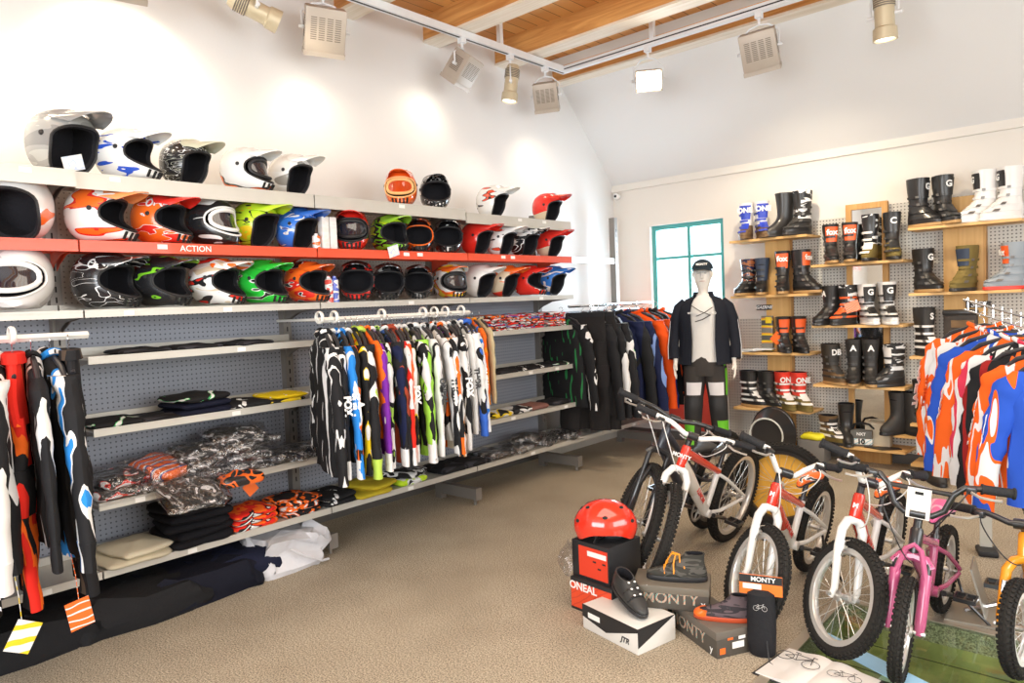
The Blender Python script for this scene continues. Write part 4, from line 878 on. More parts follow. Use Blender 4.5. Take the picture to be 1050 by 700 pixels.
for i, (cb, cs, nm, tx) in enumerate(JL):
    y = 2.36+i*(3.62-2.36)/(n-1); sc = 1.12 if i < 22 else (1.02 if i < 27 else .80); f = .02*rnd.uniform(-1, 1)
    if nm == 'plain orange': sc = .98
    garment('jersey' if i % 5 else 'jacket', (XR_+f, y, 1.50), rnd.uniform(-.10, .10)-.42, '%s jersey, %s%s' % (nm, 'number ' if 0 else '', 'hanging on the centre rail beside the %s one' % JL[i-1 if i else 1][2]), (gcloth(cb, i), gcloth(cs, i+40, 3.5)), 'jerseys on the centre rail', v=i, text=(tx[0], tx[1]*.8, tx[2]) if tx else None, s=sc, cat='jersey', cuff=gs(cs[-1]) if i % 2 else None)
# left edge rail
LL = [('trousers', (K_, K_, (.3, .3, .3)), (K_, W_), 'black trousers with white knee'), ('trousers', (ORANGE, K_), (K_, ORANGE), 'orange and black trousers'), ('jacket', (K_, K_, RED), (K_, W_, RED), 'black jacket with red and white sleeve'), ('trousers', (K_, K_, (.4, .4, .4)), (K_, K_), 'dark trousers'),
      ('trousers', (K_, K_, W_), (K_, W_, RED), 'black trousers with white stripe'), ('trousers', (K_, K_, K_, RED), (RED, K_), 'black trousers with red knee'), ('trousers', (K_, (.035, .033, .03)), (K_, K_), 'plain black padded trousers'), ('trousers', ((.03, .028, .026), K_), (K_, RED), 'black trousers with red hem logo'),
      ('jacket', (K_, K_, W_), (W_, W_, K_), 'white sleeved jacket'), ('trousers', (RED, ORANGE, K_), (K_, RED), 'red and black trousers'), ('jersey', (K_, K_, W_), (K_, K_, W_), 'black and white jacket'), ('jacket', (K_, (.03, .25, .7), W_), (K_, W_, (.03, .25, .7)), 'black blue and white jersey'), ('trousers', (K_, K_, (.10, .07, .05)), (K_, (.04, .04, .05)), 'black trousers at the rail end')]
for i, (k, cb, cs, nm) in enumerate(LL):
    y = .22+i*.068; tx = ('FOX', .07, m_white, -.93) if i in (5, 7) else (('ONEAL', .05, m_white, -.45) if i == 2 else None)
    garment(k, (XR_+rnd.uniform(-.02, .02), y, 1.49), rnd.uniform(-.12, .12)-.15, nm+' hanging on the left edge rail', (gcloth(cb, 70+i, 2.4), gcloth(cs, 90+i, 2.6)), 'riding wear on the left edge rail', v=i, s=1.06 if k == 'trousers' else (1.18 if i > 7 else 1.1), text=tx, cuff=gs(RED) if i in (5, 9) else None)
# hang tags at their hems
for i, (y, z, x, cl, lab) in enumerate(((.36, .37, -3.30, (ORANGE, W_, ORANGE), 'orange and white hang tag at the left photo edge'), (.72, .27, -3.28, (W_, W_, YEL), 'white and yellow swing tag below the black trousers'), (.92, .29, -3.28, (ORANGE, W_, ORANGE), 'orange hang tag low beside the shelf end'), (.30, .25, -3.30, (W_, W_, (.3, .3, .3)), 'white hang tag nearest the bottom left corner'))):
    b = MB(); b.box((0, 0, 0), (.003, .09, .12), Matrix.Rotation((.3, -.5, .15, .6)[i], 3, 'X')); b.tube([(0, 0, .055), (-.02, 0, .16), (-.06, 0, .24)], .0015, 4); o = b.build('hang_tag', graphic(cl, 7, off=i), smooth=False); o.location = (x, y, z+.06); tag(o, lab, 'tag')
# window rail
DG = (.03, .22, .07)
OJ = (.80, .09, .012)
WL = [((K_, DG), (K_, K_), 'black jacket with green chest'), ((K_, K_, W_), (K_, W_), 'black jacket with white shoulder'), ((K_, K_), (K_, K_, W_), 'black jacket with thin white stripe'), ((K_, DG, W_), (K_, K_, (.1, .5, .1), W_), 'black green and white jacket'), ((NAVY, K_), (K_, NAVY), 'navy black jacket'),
      ((NAVY, (.05, .1, .4)), (NAVY, (.2, .3, .6)), 'navy jacket with blue piping'), ((K_, K_), (K_, (.1, .1, .12)), 'plain black jacket left of the bright orange one'), ((OJ, OJ), (OJ, OJ), 'bright orange red jacket'), (((.02, .03, .12), K_), ((.02, .04, .2), K_), 'blue black jacket'),
      ((K_, K_, K_), (K_, (.02, .02, .025)), 'black jacket with a small white badge'), ((OJ, K_), (K_, OJ), 'black jacket with orange sleeve edge'), ((K_, K_), (K_, (.03, .03, .03)), 'charcoal black jacket second from the end'), ((OJ, OJ), (OJ, OJ), 'red jacket last before the mannequin')]
for i, (cb, cs, nm) in enumerate(WL):
    y = 5.47+i*.09
    oj = cb[0] == OJ and cs[0] == OJ
    garment('jacket', (XC+.02*(i % 3)+(.07 if oj else 0), y, 1.50), rnd.uniform(-.08, .08)-(.30 if i < 4 else .02), nm+' on the chrome rail near the window', (gcloth(cb, 110+i, 2.2), gcloth(cs, 130+i, 1.8)), 'jackets on the chrome rail', v=i, s=1.28)
for i, y in enumerate((5.26, 5.34)):
    garment('trousers', (XC+.06*i+.06, y, 1.50), .35+.1*i, ['long plain black trousers hanging at the front of the chrome rail', 'black trousers just behind the front ones on the chrome rail'][i], (gs((.022, .02, .02)), gs((.025, .022, .022))), 'black trousers on the chrome rail', v=i, s=1.08, cuff=gs(K_))
garment('jacket', (XC-.12, 5.19, 1.49), -.1, 'black jacket with thin green lines left of the long black trousers', (gcloth((K_, DG), 9, 5, stops=[0, .8]), gcloth((K_, W_), 12, 4, stops=[0, .85])), 'jackets on the chrome rail', v=1, s=1.15)
# right edge stand with orange, white and blue jerseys
RX, RY = -.60, 4.36
r = thing('garment_stand', 'chrome garment stand with slanted arms cut by the right photo edge', 'clothes rack', (RX+.25, RY-.35, 0))
b = MB(); b.tube([(0, 0, .03), (0, 0, 1.62)], .016, 10); b.build('stand_post', m_chrome, r)
for k in range(4):
    a = k*PI/2+.5; b = MB(); b.tube([(0, 0, .06), (.2*math.cos(a), .2*math.sin(a), .05), (.34*math.cos(a), .34*math.sin(a), .012)], .012, 8); b.build('stand_foot', m_chrome, r)
def arm_at(p0, p1, name='sloping_arm'):
    b = MB(); d = (Vector(p1)-Vector(p0)); b.tube([p0, p1], .007, 8); b.tube([Vector(p0)-Vector((0, 0, .05)), Vector(p1)-Vector((0, 0, .05))], .005, 8)
    o = b.build(name, m_chrome, r)
    for k in range(9):
        q = Vector(p0)+d*(k+.5)/9; c = MB(); c.tube([q-Vector((0, 0, .05)), q, q+Vector((0, 0, .018))], .004, 6); c.build('arm_peg', m_chrome, o)
arm_at((0, 0, 1.36), (-.37, .32, 1.47)); arm_at((0, 0, 1.40), (.30, -.30, 1.28))
OB, BB = (.88, .14, .02), (.03, .10, .55)
DL = [((OB, OB, W_), (OB, OB, W_), 'orange jersey with white lettered sleeve, leftmost on the right stand', 'ONEAL'), ((OB, W_, OB), (W_, OB, W_), 'orange and white jersey second on the right stand', 'SHIFT'), ((BB, BB, W_), (BB, BB, W_, OB), 'blue jersey with white curve third on the right stand', None), ((OB, W_, BB), (OB, W_, OB), 'orange jersey with white swoosh fourth on the right stand', 'FOX'),
      ((W_, K_, W_), (W_, W_, (.7, .05, .1)), 'white jersey with black patch fifth on the right stand', None), ((K_, OB, K_), (K_, (.3, .02, .02)), 'black and orange jersey sixth on the right stand', None), ((OB, W_, OB), (OB, W_, OB), 'orange patterned jersey seventh on the right stand', 'ONEAL'), ((BB, BB, W_), (BB, OB, W_), 'large blue and orange jersey at the right photo edge', 'FOX')]
for i, (cb, cs, nm, tx) in enumerate(DL):
    t = i/7; x = RX-.04+t*.42; y = RY+.02-t*.60; z = 1.40-t*.10
    o = garment('jersey', (x, y, z), 2.95+rnd.uniform(-.06, .06)+t*.2, nm, (gcloth(cb, 150+i, 2.6, dist=4), gcloth(cs, 160+i, 2.4, rot=(0, .8, 0), dist=3)), 'jerseys on the right stand', v=i, s=1.02)
    if tx: put('sleeve_lettering', text_mesh(tx, .075, .001, .004), o, m_white if cs[0] != W_ else pm(OB, .6), face_M((.328, .0, -.40), (1, 0, .18)) @ Matrix.Rotation(-PI/2, 4, 'Z'))
#==FOLDED GOODS
def slab_rows(w, d, h, seed, amp=.006, n=28, puff=0):
    rr = random.Random(seed); ph = [rr.random()*6 for _ in range(8)]
    R = []; K = 7
    for i in range(K+1):
        v = i/K; z = h*v; ins = (1-(1-abs(2*v-1))**.5*1.0)*min(.02, h*.5); row = []
        for k in range(n):
            th = 2*PI*k/n; c, s = math.cos(th), math.sin(th); e = .28
            x = (w/2-ins)*math.copysign(abs(c)**e, c); y = (d/2-ins)*math.copysign(abs(s)**e, s)
            x += amp*math.sin(y*40+z*30+ph[0]); y += amp*math.sin(x*36+z*30+ph[1])
            row.append(Vector((x, y, z*(1+puff*math.sin(x*22+ph[2])*math.sin(y*19+ph[3])))))
        R.append(row)
    top = R[-1]; c0 = sum(top, Vector())/n
    for q in (.8, .55, .3, .1):
        R.append([Vector((c0.x+(p.x-c0.x)*q, c0.y+(p.y-c0.y)*q, h+min(h, .03)*.5*(1-q)*(1+.8*math.sin(p.x*40*q+ph[4])*math.cos(p.y*33*q+ph[5])))) for p in top])
    return R
FM = []
for s in range(5):
    b = MB(); b.grid(slab_rows(.30, .26, .032, s), cu=True, capa=True, capb=True); FM.append(b.mesh('folded', m_black))
BGM = []; FLM = []
for s in range(4):
    b = MB(); b.grid(slab_rows(.27, .30, .055, 30+s, .012, puff=.25), cu=True, capa=True, capb=True); BGM.append(b.mesh('bagged_garment', m_black))
    b = MB(); b.grid(slab_rows(.31, .38, .066, 50+s, .022, puff=.4), cu=True, capa=True, capb=True); FLM.append(b.mesh('plastic_film', m_white))
m_film = glassy('film', (.93, .93, .95), .10, .22)
def folded(px, py, z, label, c, rz=0, sx=1, sy=1, sz=1, x=None, group='folded clothes on the wall shelves', logo=None, v=None, nm='folded_shirt', cat='clothes', pos=None):
    p = Vector(pos) if pos else hit(px, py, 0, x or -4.02)
    o = put(nm, FM[(v if v is not None else len(label)) % 5], None, c); o.location = (p.x, p.y, z); o.rotation_euler.z = rz; o.scale = (sx, sy, sz); tag(o, label, cat, group); return o
def bagged(px, py, z, label, c, rz=0, s=1, sz=1, x=-4.0, tilt=0, v=None, group='clothes in clear bags on the wall shelves', sy=1):
    p = hit(px, py, 0, x); v = len(label) if v is None else v
    o = put('bagged_clothes', BGM[v % 4], None, c); o.location = (p.x, p.y, z+.004); o.rotation_euler = (0, tilt, rz); o.scale = (s, s*sy, s*sz); tag(o, label, 'bagged clothes', group)
    put('plastic_film', FLM[(v+1) % 4], o, m_film, T(0, 0, -.002)); return o
Z1, Z2, Z3, Z4, Z5 = 1.372, 1.012, .642, .302, .302
dk = gcloth((K_, K_, (.05, .05, .06)), 3, 5); dkg = swoosh((K_, K_, K_, (.1, .6, .2), W_), 7, (0, 0, .4), 4, 7, .75, 0, [0, .4, .62, .8, .86]); nvy = gs((.012, .014, .03)); dkw = swoosh((K_, K_, W_), 8, (0, 0, .3), 4, 9, .75, 0, [0, .5, .8])
for i, (px, nm) in enumerate(((140, 'leftmost'), (195, 'middle'), (250, 'rightmost'))): folded(px, 352, Z1, 'thin black folded shirt on the highest clothes shelf, %s of three' % nm, dk, rz=.1*i, sz=.7, sy=1.05, v=i)
folded(113, 428, Z2, 'black folded shirt with green print at the left of the second clothes shelf', dkg, sz=.9, v=1)
folded(160, 424, Z2, 'thin dark folded shirt between printed ones on the second clothes shelf', dk, sz=.6, v=2)
for k in range(3): folded(200, 415, Z2+k*.036, ['navy folded sweater at the bottom of the second shelf stack', 'navy folded sweater in the middle of the second shelf stack', 'black folded shirt with green and white print topping the second shelf stack'][k], [nvy, nvy, dkg][k], rz=.15*k, sy=1.25, sx=1.0, v=k)
folded(247, 412, Z2, 'black folded shirt with white bars right of the navy stack', dkw, v=3); folded(284, 408, Z2, 'yellow folded shirt under another on the second clothes shelf', gcloth((YEL, (.7, .55, .05), K_), 3, 5), sz=.7, v=4); folded(288, 406, Z2+.024, 'yellow folded shirt topping the pair at the shelf end', gcloth((YEL, YEL, W_), 5, 5), rz=.1, sz=.7, v=1)
rb_ = swoosh((K_, K_, RED, W_), 7, (0, 0, .4), 4, 3, .6, 0, [0, .5, .7, .86]); gb = swoosh((K_, (.25, .25, .25), K_, W_), 9, (0, 0, .4), 5, 5, .6, 0, [0, .4, .6, .85])
obw = graphic((ORANGE, W_, (.04, .12, .5), ORANGE), 3.2, (0, PI/2, .3), .6, 2, .6, 0)
for i, (px, py, zz, c, rz, tl, lab) in enumerate((
    (120, 492, 0, rb_, .1, 0, 'clear bag of black and red clothes at the left of the bag shelf'), (122, 480, .062, rb_, .3, .05, 'clear bag of black and red clothes on top of the left pile'), (158, 480, 0, gb, .2, 0, 'clear bag of dark clothes second along the bag shelf'),
    (168, 465, .075, obw, .35, .28, 'clear bag holding an orange white and blue jersey'), (205, 470, 0, gb, 0, 0, 'clear bag of grey black clothes, bottom of the middle pile'), (205, 460, .06, gb, .2, 0, 'clear bag of grey black clothes, middle of the middle pile'), (203, 452, .12, gb, -.1, .06, 'clear bag of grey black clothes, top of the middle pile'),
    (247, 462, 0, gb, .1, 0, 'clear bag under the tallest pile on the bag shelf'), (247, 455, .06, gb, -.1, 0, 'clear bag second in the tallest pile on the bag shelf'), (246, 446, .12, gb, .25, 0, 'clear bag third in the tallest pile on the bag shelf'), (240, 436, .18, gb, .0, .05, 'clear bag topping the tallest pile on the bag shelf'),
    (282, 458, 0, dk, -.2, 0, 'flat clear bag of black clothes near the end of the bag shelf'), (306, 452, 0, gb, .1, 0, 'flat clear bag at the right end of the bag shelf'))):
    bagged(px, py, Z3+zz, lab, c, rz, .96, 1.0, tilt=tl, v=i)
bagged(196, 488, Z3-.03, 'clear bag with a white handle drooping over the bag shelf edge', gb, .1, .95, .6, x=-3.74, tilt=.45, v=2, group='clear bags drooping over the shelf')
folded(245, 480, Z3-.035, 'black and orange gloves hanging over the bag shelf edge', swoosh((K_, ORANGE, K_), 7, off=4), rz=0, sx=.5, sz=1.6, x=-3.80, v=2, group='gloves over the shelf edge', nm='gloves', cat='gloves')
b = MB(); b.box((0, 0, 0), (.003, .07, .075), Matrix.Rotation(.6, 3, 'X')); o = b.build('hang_tag', pm(ORANGE, .5), smooth=False); p = hit(257, 500, 0, -3.82); o.location = p; tag(o, 'orange square tag dangling below the bag shelf', 'tag')
folded(132, 562, Z4, 'cream folded towel low on the left of the base shelf', gs((.62, .56, .42)), sx=1.25, sy=1.3, sz=.9, v=0); folded(138, 556, Z4+.03, 'cream folded towel on top of the other cream one', gs((.66, .60, .46)), sx=1.1, sy=1.1, rz=.2, v=1)
for k in range(5): folded(197, 545, Z4+k*.045, 'black fleece in the tall dark pile on the base shelf, %s from below' % ORD[k], gs((.012, .012, .015)), rz=.2*math.sin(k*2), sx=1.15, sy=1.4, sz=1.4, v=k, group='black fleeces on the base shelf')
orb = swoosh((ORANGE, RED, K_, W_), 9, (0, 0, .5), 5, 3, .7, 0, [0, .3, .6, .85])
for k in range(3): folded(252, 530, Z4+k*.034, 'orange and black folded jersey, %s from below in the first orange pile' % ORD[k], orb, rz=.06*k, sy=1.15, v=k)
for k in range(3): folded(300, 517, Z4+k*.034, 'orange black and white folded jersey, %s from below in the second orange pile' % ORD[k], swoosh((K_, ORANGE, W_), 9, (0, 0, .5), 5, 5+k, .7, 0, [0, .45, .8]), rz=.08*k, v=k+1)
for k in range(2): folded(338, 508, Z4+k*.034, 'black and white folded jersey, %s one right of the orange piles' % ['lower', 'upper'][k], dkw, rz=.08*k, v=k)
folded(372, 497, Z4, 'mustard yellow folded shirt under the jerseys, lower', gs((.55, .42, .03)), v=2, sy=1.2, sx=1.2); folded(378, 492, Z4+.034, 'mustard yellow folded shirt under the jerseys, upper', gs((.55, .42, .03)), rz=.3, v=3, sx=1.1)
folded(413, 488, Z4, 'black white and lime folded gloves below the jersey hems, lower', swoosh((K_, W_, LIME), 8, off=2, rough=.7), sz=1.4, v=4); folded(414, 480, Z4+.045, 'black and white folded gloves below the jersey hems, upper', swoosh((K_, W_, K_), 8, off=3, rough=.7), sz=1.2, rz=.4, v=1)
for k in range(3): folded(455+k*22, 474-k*5, Z4, 'dark folded garment in shadow right of the white gloves, %s from left' % ORD[k], dk, v=k, sz=1.3)
for i, (px, py, zz) in enumerate(((505, 462, 0), (532, 455, 0), (556, 448, 0), (540, 450, .06), (578, 443, 0))): bagged(px, py, Z4+zz, 'clear bag of black clothes on the far base shelf, %s from the left' % ORD[i], gcloth((K_, K_, (.3, .3, .3)), i, 6), .2*i, .95, .95, v=i, x=-4.0)
for i, px in enumerate((498, 518, 538, 560)):
    for k in range(6):
        cc = [(W_, RED, K_), (ORANGE, K_, W_), (RED, (.04, .1, .4), W_), ((.6, .6, .6), K_, RED)][(i+k) % 4]
        folded(px, 330, 1.332+k*.021, 'colourful folded jersey, %s from below in pile %s of the jersey shelf' % (ORD[k], ['nearest left', 'second', 'third', 'farthest right'][i]), swoosh(cc, 10, (0, 0, .4), 5, i*7+k, .7, 0), rz=.05*math.sin(k*3+i), sy=.95, sz=.62, v=i+k, group='folded jerseys beneath the end helmets')
for i, (px, c, nm) in enumerate(((510, dk, 'black'), (530, dkw, 'black and white'), (548, dkw, 'white barred black'), (570, dkg, 'green marked black'))): folded(px, 378, .982, '%s thin folded shirt on the far middle shelf' % nm, c, sz=.7, v=i)
for i, (px, c, nm) in enumerate(((507, swoosh((W_, YEL, K_), 7, off=2, rough=.7), 'white and yellow'), (528, swoosh((W_, K_), 7, off=3, rough=.7), 'white and black'), (545, gs((.25, .12, .10)), 'dusty brown'), (568, dk, 'plain dark'))): folded(px, 415, .632, '%s glove pack on the far lower shelf' % nm, c, sz=1.1, v=i, sx=.8)
# under the base shelf
for i, (px, py, s_, c, nm) in enumerate(((20, 650, 1.5, K_, 'dark clothes heap under the rail at the bottom left corner'), (85, 625, 1.2, (.02, .018, .02), 'dark heap beside the first shelf foot'), (140, 612, 1.6, K_, 'black bag heap under the cream towels'), (205, 585, 1.5, (.012, .013, .022), 'navy black heap under the black fleeces'), (240, 575, 1.2, (.015, .018, .04), 'dark blue furry heap beside the white bag'))):
    p = hit(px, py, 2, 0); x = min(p.x, -3.98); b = MB(); b.grid(slab_rows(.36*s_, .42*s_, .17, 80+i, .02, puff=.3), cu=True, capa=True, capb=True); o = b.build('clothes_heap', gs(c)); o.location = (-4.04, hit(px, py, 0, -3.95).y, 0); tag(o, nm, 'clothes', 'dark clothes heaped under the base shelf')
b = MB(); R = slab_rows(.36, .46, .20, 97, .03, puff=.5); b.grid(R, cu=True, capa=True, capb=True); b.tube([(.19, -.05, .15), (.23, .02, .10), (.22, .14, .03), (.20, .20, .02)], .008, 6); o = b.build('white_carrier_bag', pm((.68, .68, .72), .35, bump=(18, .9))); o.location = (-3.99, hit(292, 560, 0, -3.95).y, 0); tag(o, 'crumpled white plastic bag on the floor beneath the shelves', 'bag')
#==BICYCLES
m_tyre = pm((.028, .026, .024), .75); m_spoke = pm((.72, .72, .70), .3, .9); m_rimw = pm((.72, .70, .66), .3, .5); m_blackgl = pm((.02, .02, .022), .28, coat=.4); m_grip = pm((.03, .03, .032), .7, bump=(90, .5))
WC = {}
def wheel_meshes(R, tr):
    k = (round(R, 3), tr)
    if k in WC: return WC[k]
    O = {}; n = 64; Rc = R-tr; b = MB()
    rows = []
    for i in range(n):
        a = 2*PI*i/n; d = Vector((math.cos(a), 0, math.sin(a))); rows.append([d*(Rc+tr*.92*math.cos(t))+Vector((0, tr*.92*math.sin(t), 0)) for t in [2*PI*j/12 for j in range(12)]])
    b.grid(rows, cu=True, cv=True); O['tyre'] = None
    m = int(2*PI*R/.024)
    for i in range(m):
        for row, off in ((-.95, 0), (-.38, .5), (.38, 0), (.95, .5)):
            a = 2*PI*(i+off)/m; d = Vector((math.cos(a), 0, math.sin(a))); tg = Vector((-math.sin(a), 0, math.cos(a)))
            nrm = d*math.cos(row)+Vector((0, math.sin(row), 0)); sd = nrm.cross(tg)
            c = d*Rc+nrm*tr*.97; RM = Matrix((tg, sd, nrm)).transposed(); b.box(c, (.013, tr*.36, .010), RM)
    O['tyre'] = b.mesh('tyre', m_tyre, smooth=False); Rr = R-2*tr+.006
    b = MB(); rows = []
    for i in range(n):
        a = 2*PI*i/n; d = Vector((math.cos(a), 0, math.sin(a))); w = tr*.62
        rows.append([d*r+Vector((0, y, 0)) for r, y in ((Rr+.004, -w), (Rr-.018, -w*.95), (Rr-.024, -w*.4), (Rr-.024, w*.4), (Rr-.018, w*.95), (Rr+.004, w))])
    b.grid(rows, cu=True, cv=True); O['rim'] = b.mesh('rim', m_rimw)
    b = MB(); ns = 28
    for i in range(ns):
        a = 2*PI*i/ns; sd = 1 if i % 2 else -1; h = a+(.6 if (i//2) % 2 else -.6)
        b.tube([(.018*math.cos(h), sd*.026, .018*math.sin(h)), ((Rr-.02)*math.cos(a), 0, (Rr-.02)*math.sin(a))], .0013, 4)
    O['spokes'] = b.mesh('spokes', m_spoke, fix=False)
    b = MB(); X = Matrix.Rotation(PI/2, 4, 'X'); b.lathe([(0, -.055), (.008, -.055), (.008, -.034), (.024, -.032), (.024, -.024), (.013, -.018), (.013, .018), (.024, .024), (.024, .032), (.008, .034), (.008, .055), (0, .055)], 14, X); O['hub'] = b.mesh('hub', m_alu)
    WC[k] = O; return O
def sect_loft(b, secs, n=16, e=2.4):
    """secs: (x, z, halfwidth, halfheight) cross sections along x"""
    rows = []
    for x, z, w, h in secs: rows.append([Vector((x, w*math.copysign(abs(math.cos(t))**(2/e), math.cos(t)), z+h*math.copysign(abs(math.sin(t))**(2/e), math.sin(t)))) for t in [2*PI*k/n for k in range(n)]])
    b.grid(rows, cu=True, capa=True, capb=True); return b
def bicycle(label, rear, heading, R, WB, steer, lean, frame_c, down_c, fork_c, bar_c, saddle_c, head_c=None, tr=.026, bb=None, seat=.55, bar='riser', barw=.27, kid=True, rim=None, cable=None, susp=False, tag_paper=False, chain=True, disc=None, text=None, rise=.05, hl=.10, saddle=True, tubes=.019, stemk=1.0, topc=None):
    r = thing('childs_bicycle' if kid else 'mountain_bike', label, 'bicycle', rear, 0, None, (math.radians(lean), 0, heading))
    th = math.radians(69); s = Vector((-math.cos(th), 0, math.sin(th))); A = Vector((WB-.038, 0, R)); fwd = Vector((math.sin(th), 0, math.cos(th)))
    S = T(*A) @ Matrix.Rotation(math.radians(steer), 4, s) @ T(*(-A))
    FA = Vector((WB, 0, R)); W = wheel_meshes(R, tr)
    def sub(nm, b, m, p=r, sm=True): return b.build(nm, m, p, sm)
    def wheel(nm, M):
        w = put(nm, W['tyre'], r, None, M); put('rim', W['rim'], w, rim or m_rimw); put('spokes', W['spokes'], w); put('hub', W['hub'], w)
        return w
    wr = wheel('rear_wheel', T(0, 0, R)); wf = wheel('front_wheel', S @ T(*FA))
    # steering assembly
    cr = A+s*(R+.055); hb = cr+s*.025; ht = hb+s*hl; hc = head_c or frame_c
    b = MB(); b.M = S; g = .055 if tr < .03 else .062
    if susp:
        for sg in (-1, 1): b.tube([FA+Vector((-.004, sg*g, -.01)), FA+Vector((-.012, sg*g, .03)), FA+s*.22+Vector((.0, sg*g, 0))+Vector((-.012, 0, 0))], [.016, .021, .021], 10)
        ar = FA+s*(R*.0+.20)+Vector((0, 0, 0)); b.tube([ar+Vector((0, -g, 0)), ar+s*.11+Vector((0, -g*.5, 0)), ar+s*.13, ar+s*.11+Vector((0, g*.5, 0)), ar+Vector((0, g, 0))], .011, 8)
        fk = sub('fork_lowers', b, fork_c)
        b = MB(); b.M = S
        for sg in (-1, 1): b.tube([FA+s*.20+Vector((-.012, sg*g, 0)), cr+Vector((.02, sg*g, 0))], .015, 10)
        sub('stanchions', b, m_blackgl if bar != 'mtb' else m_blackgl)
        b = MB(); b.M = S; b.tube([cr+Vector((.02, -g-.01, -.02)), cr+Vector((.012, -g*.8, .01)), cr+Vector((0, 0, .015)), cr+Vector((.012, g*.8, .01)), cr+Vector((.02, g+.01, -.02))], .021, 8); sub('fork_crown', b, m_blackgl if not kid else fork_c)
    else:
        pth = [FA+Vector((.0, -g, -.012)), FA+Vector((-.002, -g, .03)), A+s*(R*.75)+Vector((.012, -g, 0)), A+s*(R+.015)+Vector((.006, -g*.93, 0)), cr+Vector((.0, -g*.55, .0)), cr+Vector((0, 0, .012))]
        full = pth+[Vector((p.x, -p.y, p.z)) for p in pth[:-1][::-1]]; rr_ = [.011, .015, .019, .020, .020, .021]; b.tube(full, rr_+rr_[:-1][::-1], 10)
        fk = sub('fork', b, fork_c)
        b = MB(); b.M = S
        for sg in (-1, 1):
            b.tube([A+s*(R*.62)+Vector((.03, sg*g, 0)), A+s*(R-.02)+Vector((.035, sg*(g-.006), 0))], .009, 6); b.box(A+s*(R-.045)+Vector((.03, sg*(g-.016), 0)), (.03, .010, .014))
        b.tube([A+s*(R-.02)+Vector((.04, -g+.006, 0)), A+s*(R-.0)+Vector((.045, 0, 0)), A+s*(R-.02)+Vector((.04, g-.006, 0))], .002, 5); sub('front_brake', b, m_alu)
    b = MB(); b.M = S; b.tube([FA+Vector((0, -g-.022, 0)), FA+Vector((0, -g-.006, 0))], .010, 8); b.tube([FA+Vector((0, g+.006, 0)), FA+Vector((0, g+.022, 0))], .010, 8); sub('axle_nut', b, m_alu)
    # stem + bars
    sc = ht+s*(.055*stemk); st = sc+fwd*(.045 if kid else .06)+Vector((0, 0, .012))
    b = MB(); b.M = S; b.tube([ht, sc+s*.012], .0165, 10); b.tube([sc, st], .018, 8); b.tube([st-Vector((0, .028, 0)), st+Vector((0, .028, 0))], .022, 10); sub('stem', b, m_blackgl)
    if bar == 'bmx': half = [(0, 0, 0), (0, .05, .0), (.0, .09, .03), (-.005, .115, .10), (-.01, .15, .135), (-.02, .21, .14), (-.04, barw, .138)]
    else: half = [(0, 0, 0), (0, .045, 0), (-.004, .09, rise*.55), (-.008, .13, rise*.95), (-.02, .19, rise), (-.045, barw, rise*1.02)]
    pts = [st+Vector((x, -y, z)) for x, y, z in half[::-1]]+[st+Vector((x, y, z)) for x, y, z in half[1:]]
    b = MB(); b.M = S; b.tube(pts, .0135 if bar == 'mtb' else .0125, 10); hb_ = sub('handlebar', b, bar_c)
    if bar == 'bmx':
        b = MB(); b.M = S; z = .10; b.tube([st+Vector((-.005, -.115, z)), st+Vector((-.005, .115, z))], .010, 8); sub('crossbar', b, bar_c)
    for sg in (-1, 1):
        e = Vector((half[-1][0], sg*half[-1][1], half[-1][2])); i_ = Vector((half[-2][0], sg*half[-2][1], half[-2][2])); d = (e-i_).normalized(); g0 = st+e-d*.10; g1 = st+e+d*.012
        b = MB(); b.M = S; b.tube([g0, g0+d*.004, g0+d*.01, g1-d*.012, g1-d*.006, g1], [.022, .022, .0185, .0185, .024, .022], 12); sub('grip', b, m_grip)
        b = MB(); b.M = S; c = g0-d*.03; b.rbox(c+Vector((.012, 0, -.008)), (.035, .035, .028), .005); sub('lever_clamp', b, m_blackgl)
        b = MB(); b.M = S; b.tube([c+Vector((.03, 0, -.012)), c+Vector((.05, sg*.03, -.02)), c+Vector((.05, sg*.075, -.022)), c+Vector((.055, sg*.10, -.018))], [.006, .006, .005, .006], 6); sub('brake_lever', b, m_alu)
        b = MB(); c0 = S @ (c+Vector((.03, -sg*.01, -.01)))
        tgt = (S @ (cr+Vector((.05, 0, .0)))) if sg < 0 else Vector((WB*.62, 0, ht.z-.06)); mid = (c0+tgt)/2; f_ = (S.to_3x3() @ Vector((1, 0, 0)))
        P = [c0, c0+f_*.07+Vector((0, 0, -.01)), mid+f_*.11+Vector((0, 0, .03)), (mid+tgt)/2+f_*.09-Vector((0, 0, .03)), tgt]
        q = []
        for i in range(25):    # smooth curve through the control points
            t = i/24; n_ = len(P)-1; v = Vector((0, 0, 0))
            for j in range(n_+1): v += P[j]*math.comb(n_, j)*t**j*(1-t)**(n_-j)
            q.append(v)
        b.tube(q, .0026, 6); sub('brake_cable', b, cable or m_black)
    if tag_paper:
        b = MB(); b.M = S; b.box(st+Vector((.014, 0, .045)), (.003, .085, .125)); pp = sub('price_card', b, m_label, sm=False); b = MB(); b.M = S; b.box(st+Vector((.0165, 0, .088)), (.001, .03, .012)); b.build('hanger_slot', m_slot, pp)
    # frame
    BB = Vector((WB*.40, 0, bb or R+.0)); sdir = Vector((-math.cos(math.radians(71)), 0, math.sin(math.radians(71)))); SL_ = (seat-.10-BB.z)/sdir.z; ST = BB+sdir*SL_
    b = MB(); b.tube([BB-sdir*.02, ST], .017, 10); b.tube([BB+Vector((0, -.036, 0)), BB+Vector((0, .036, 0))], .024, 12)
    RAx = Vector((0, 0, R))
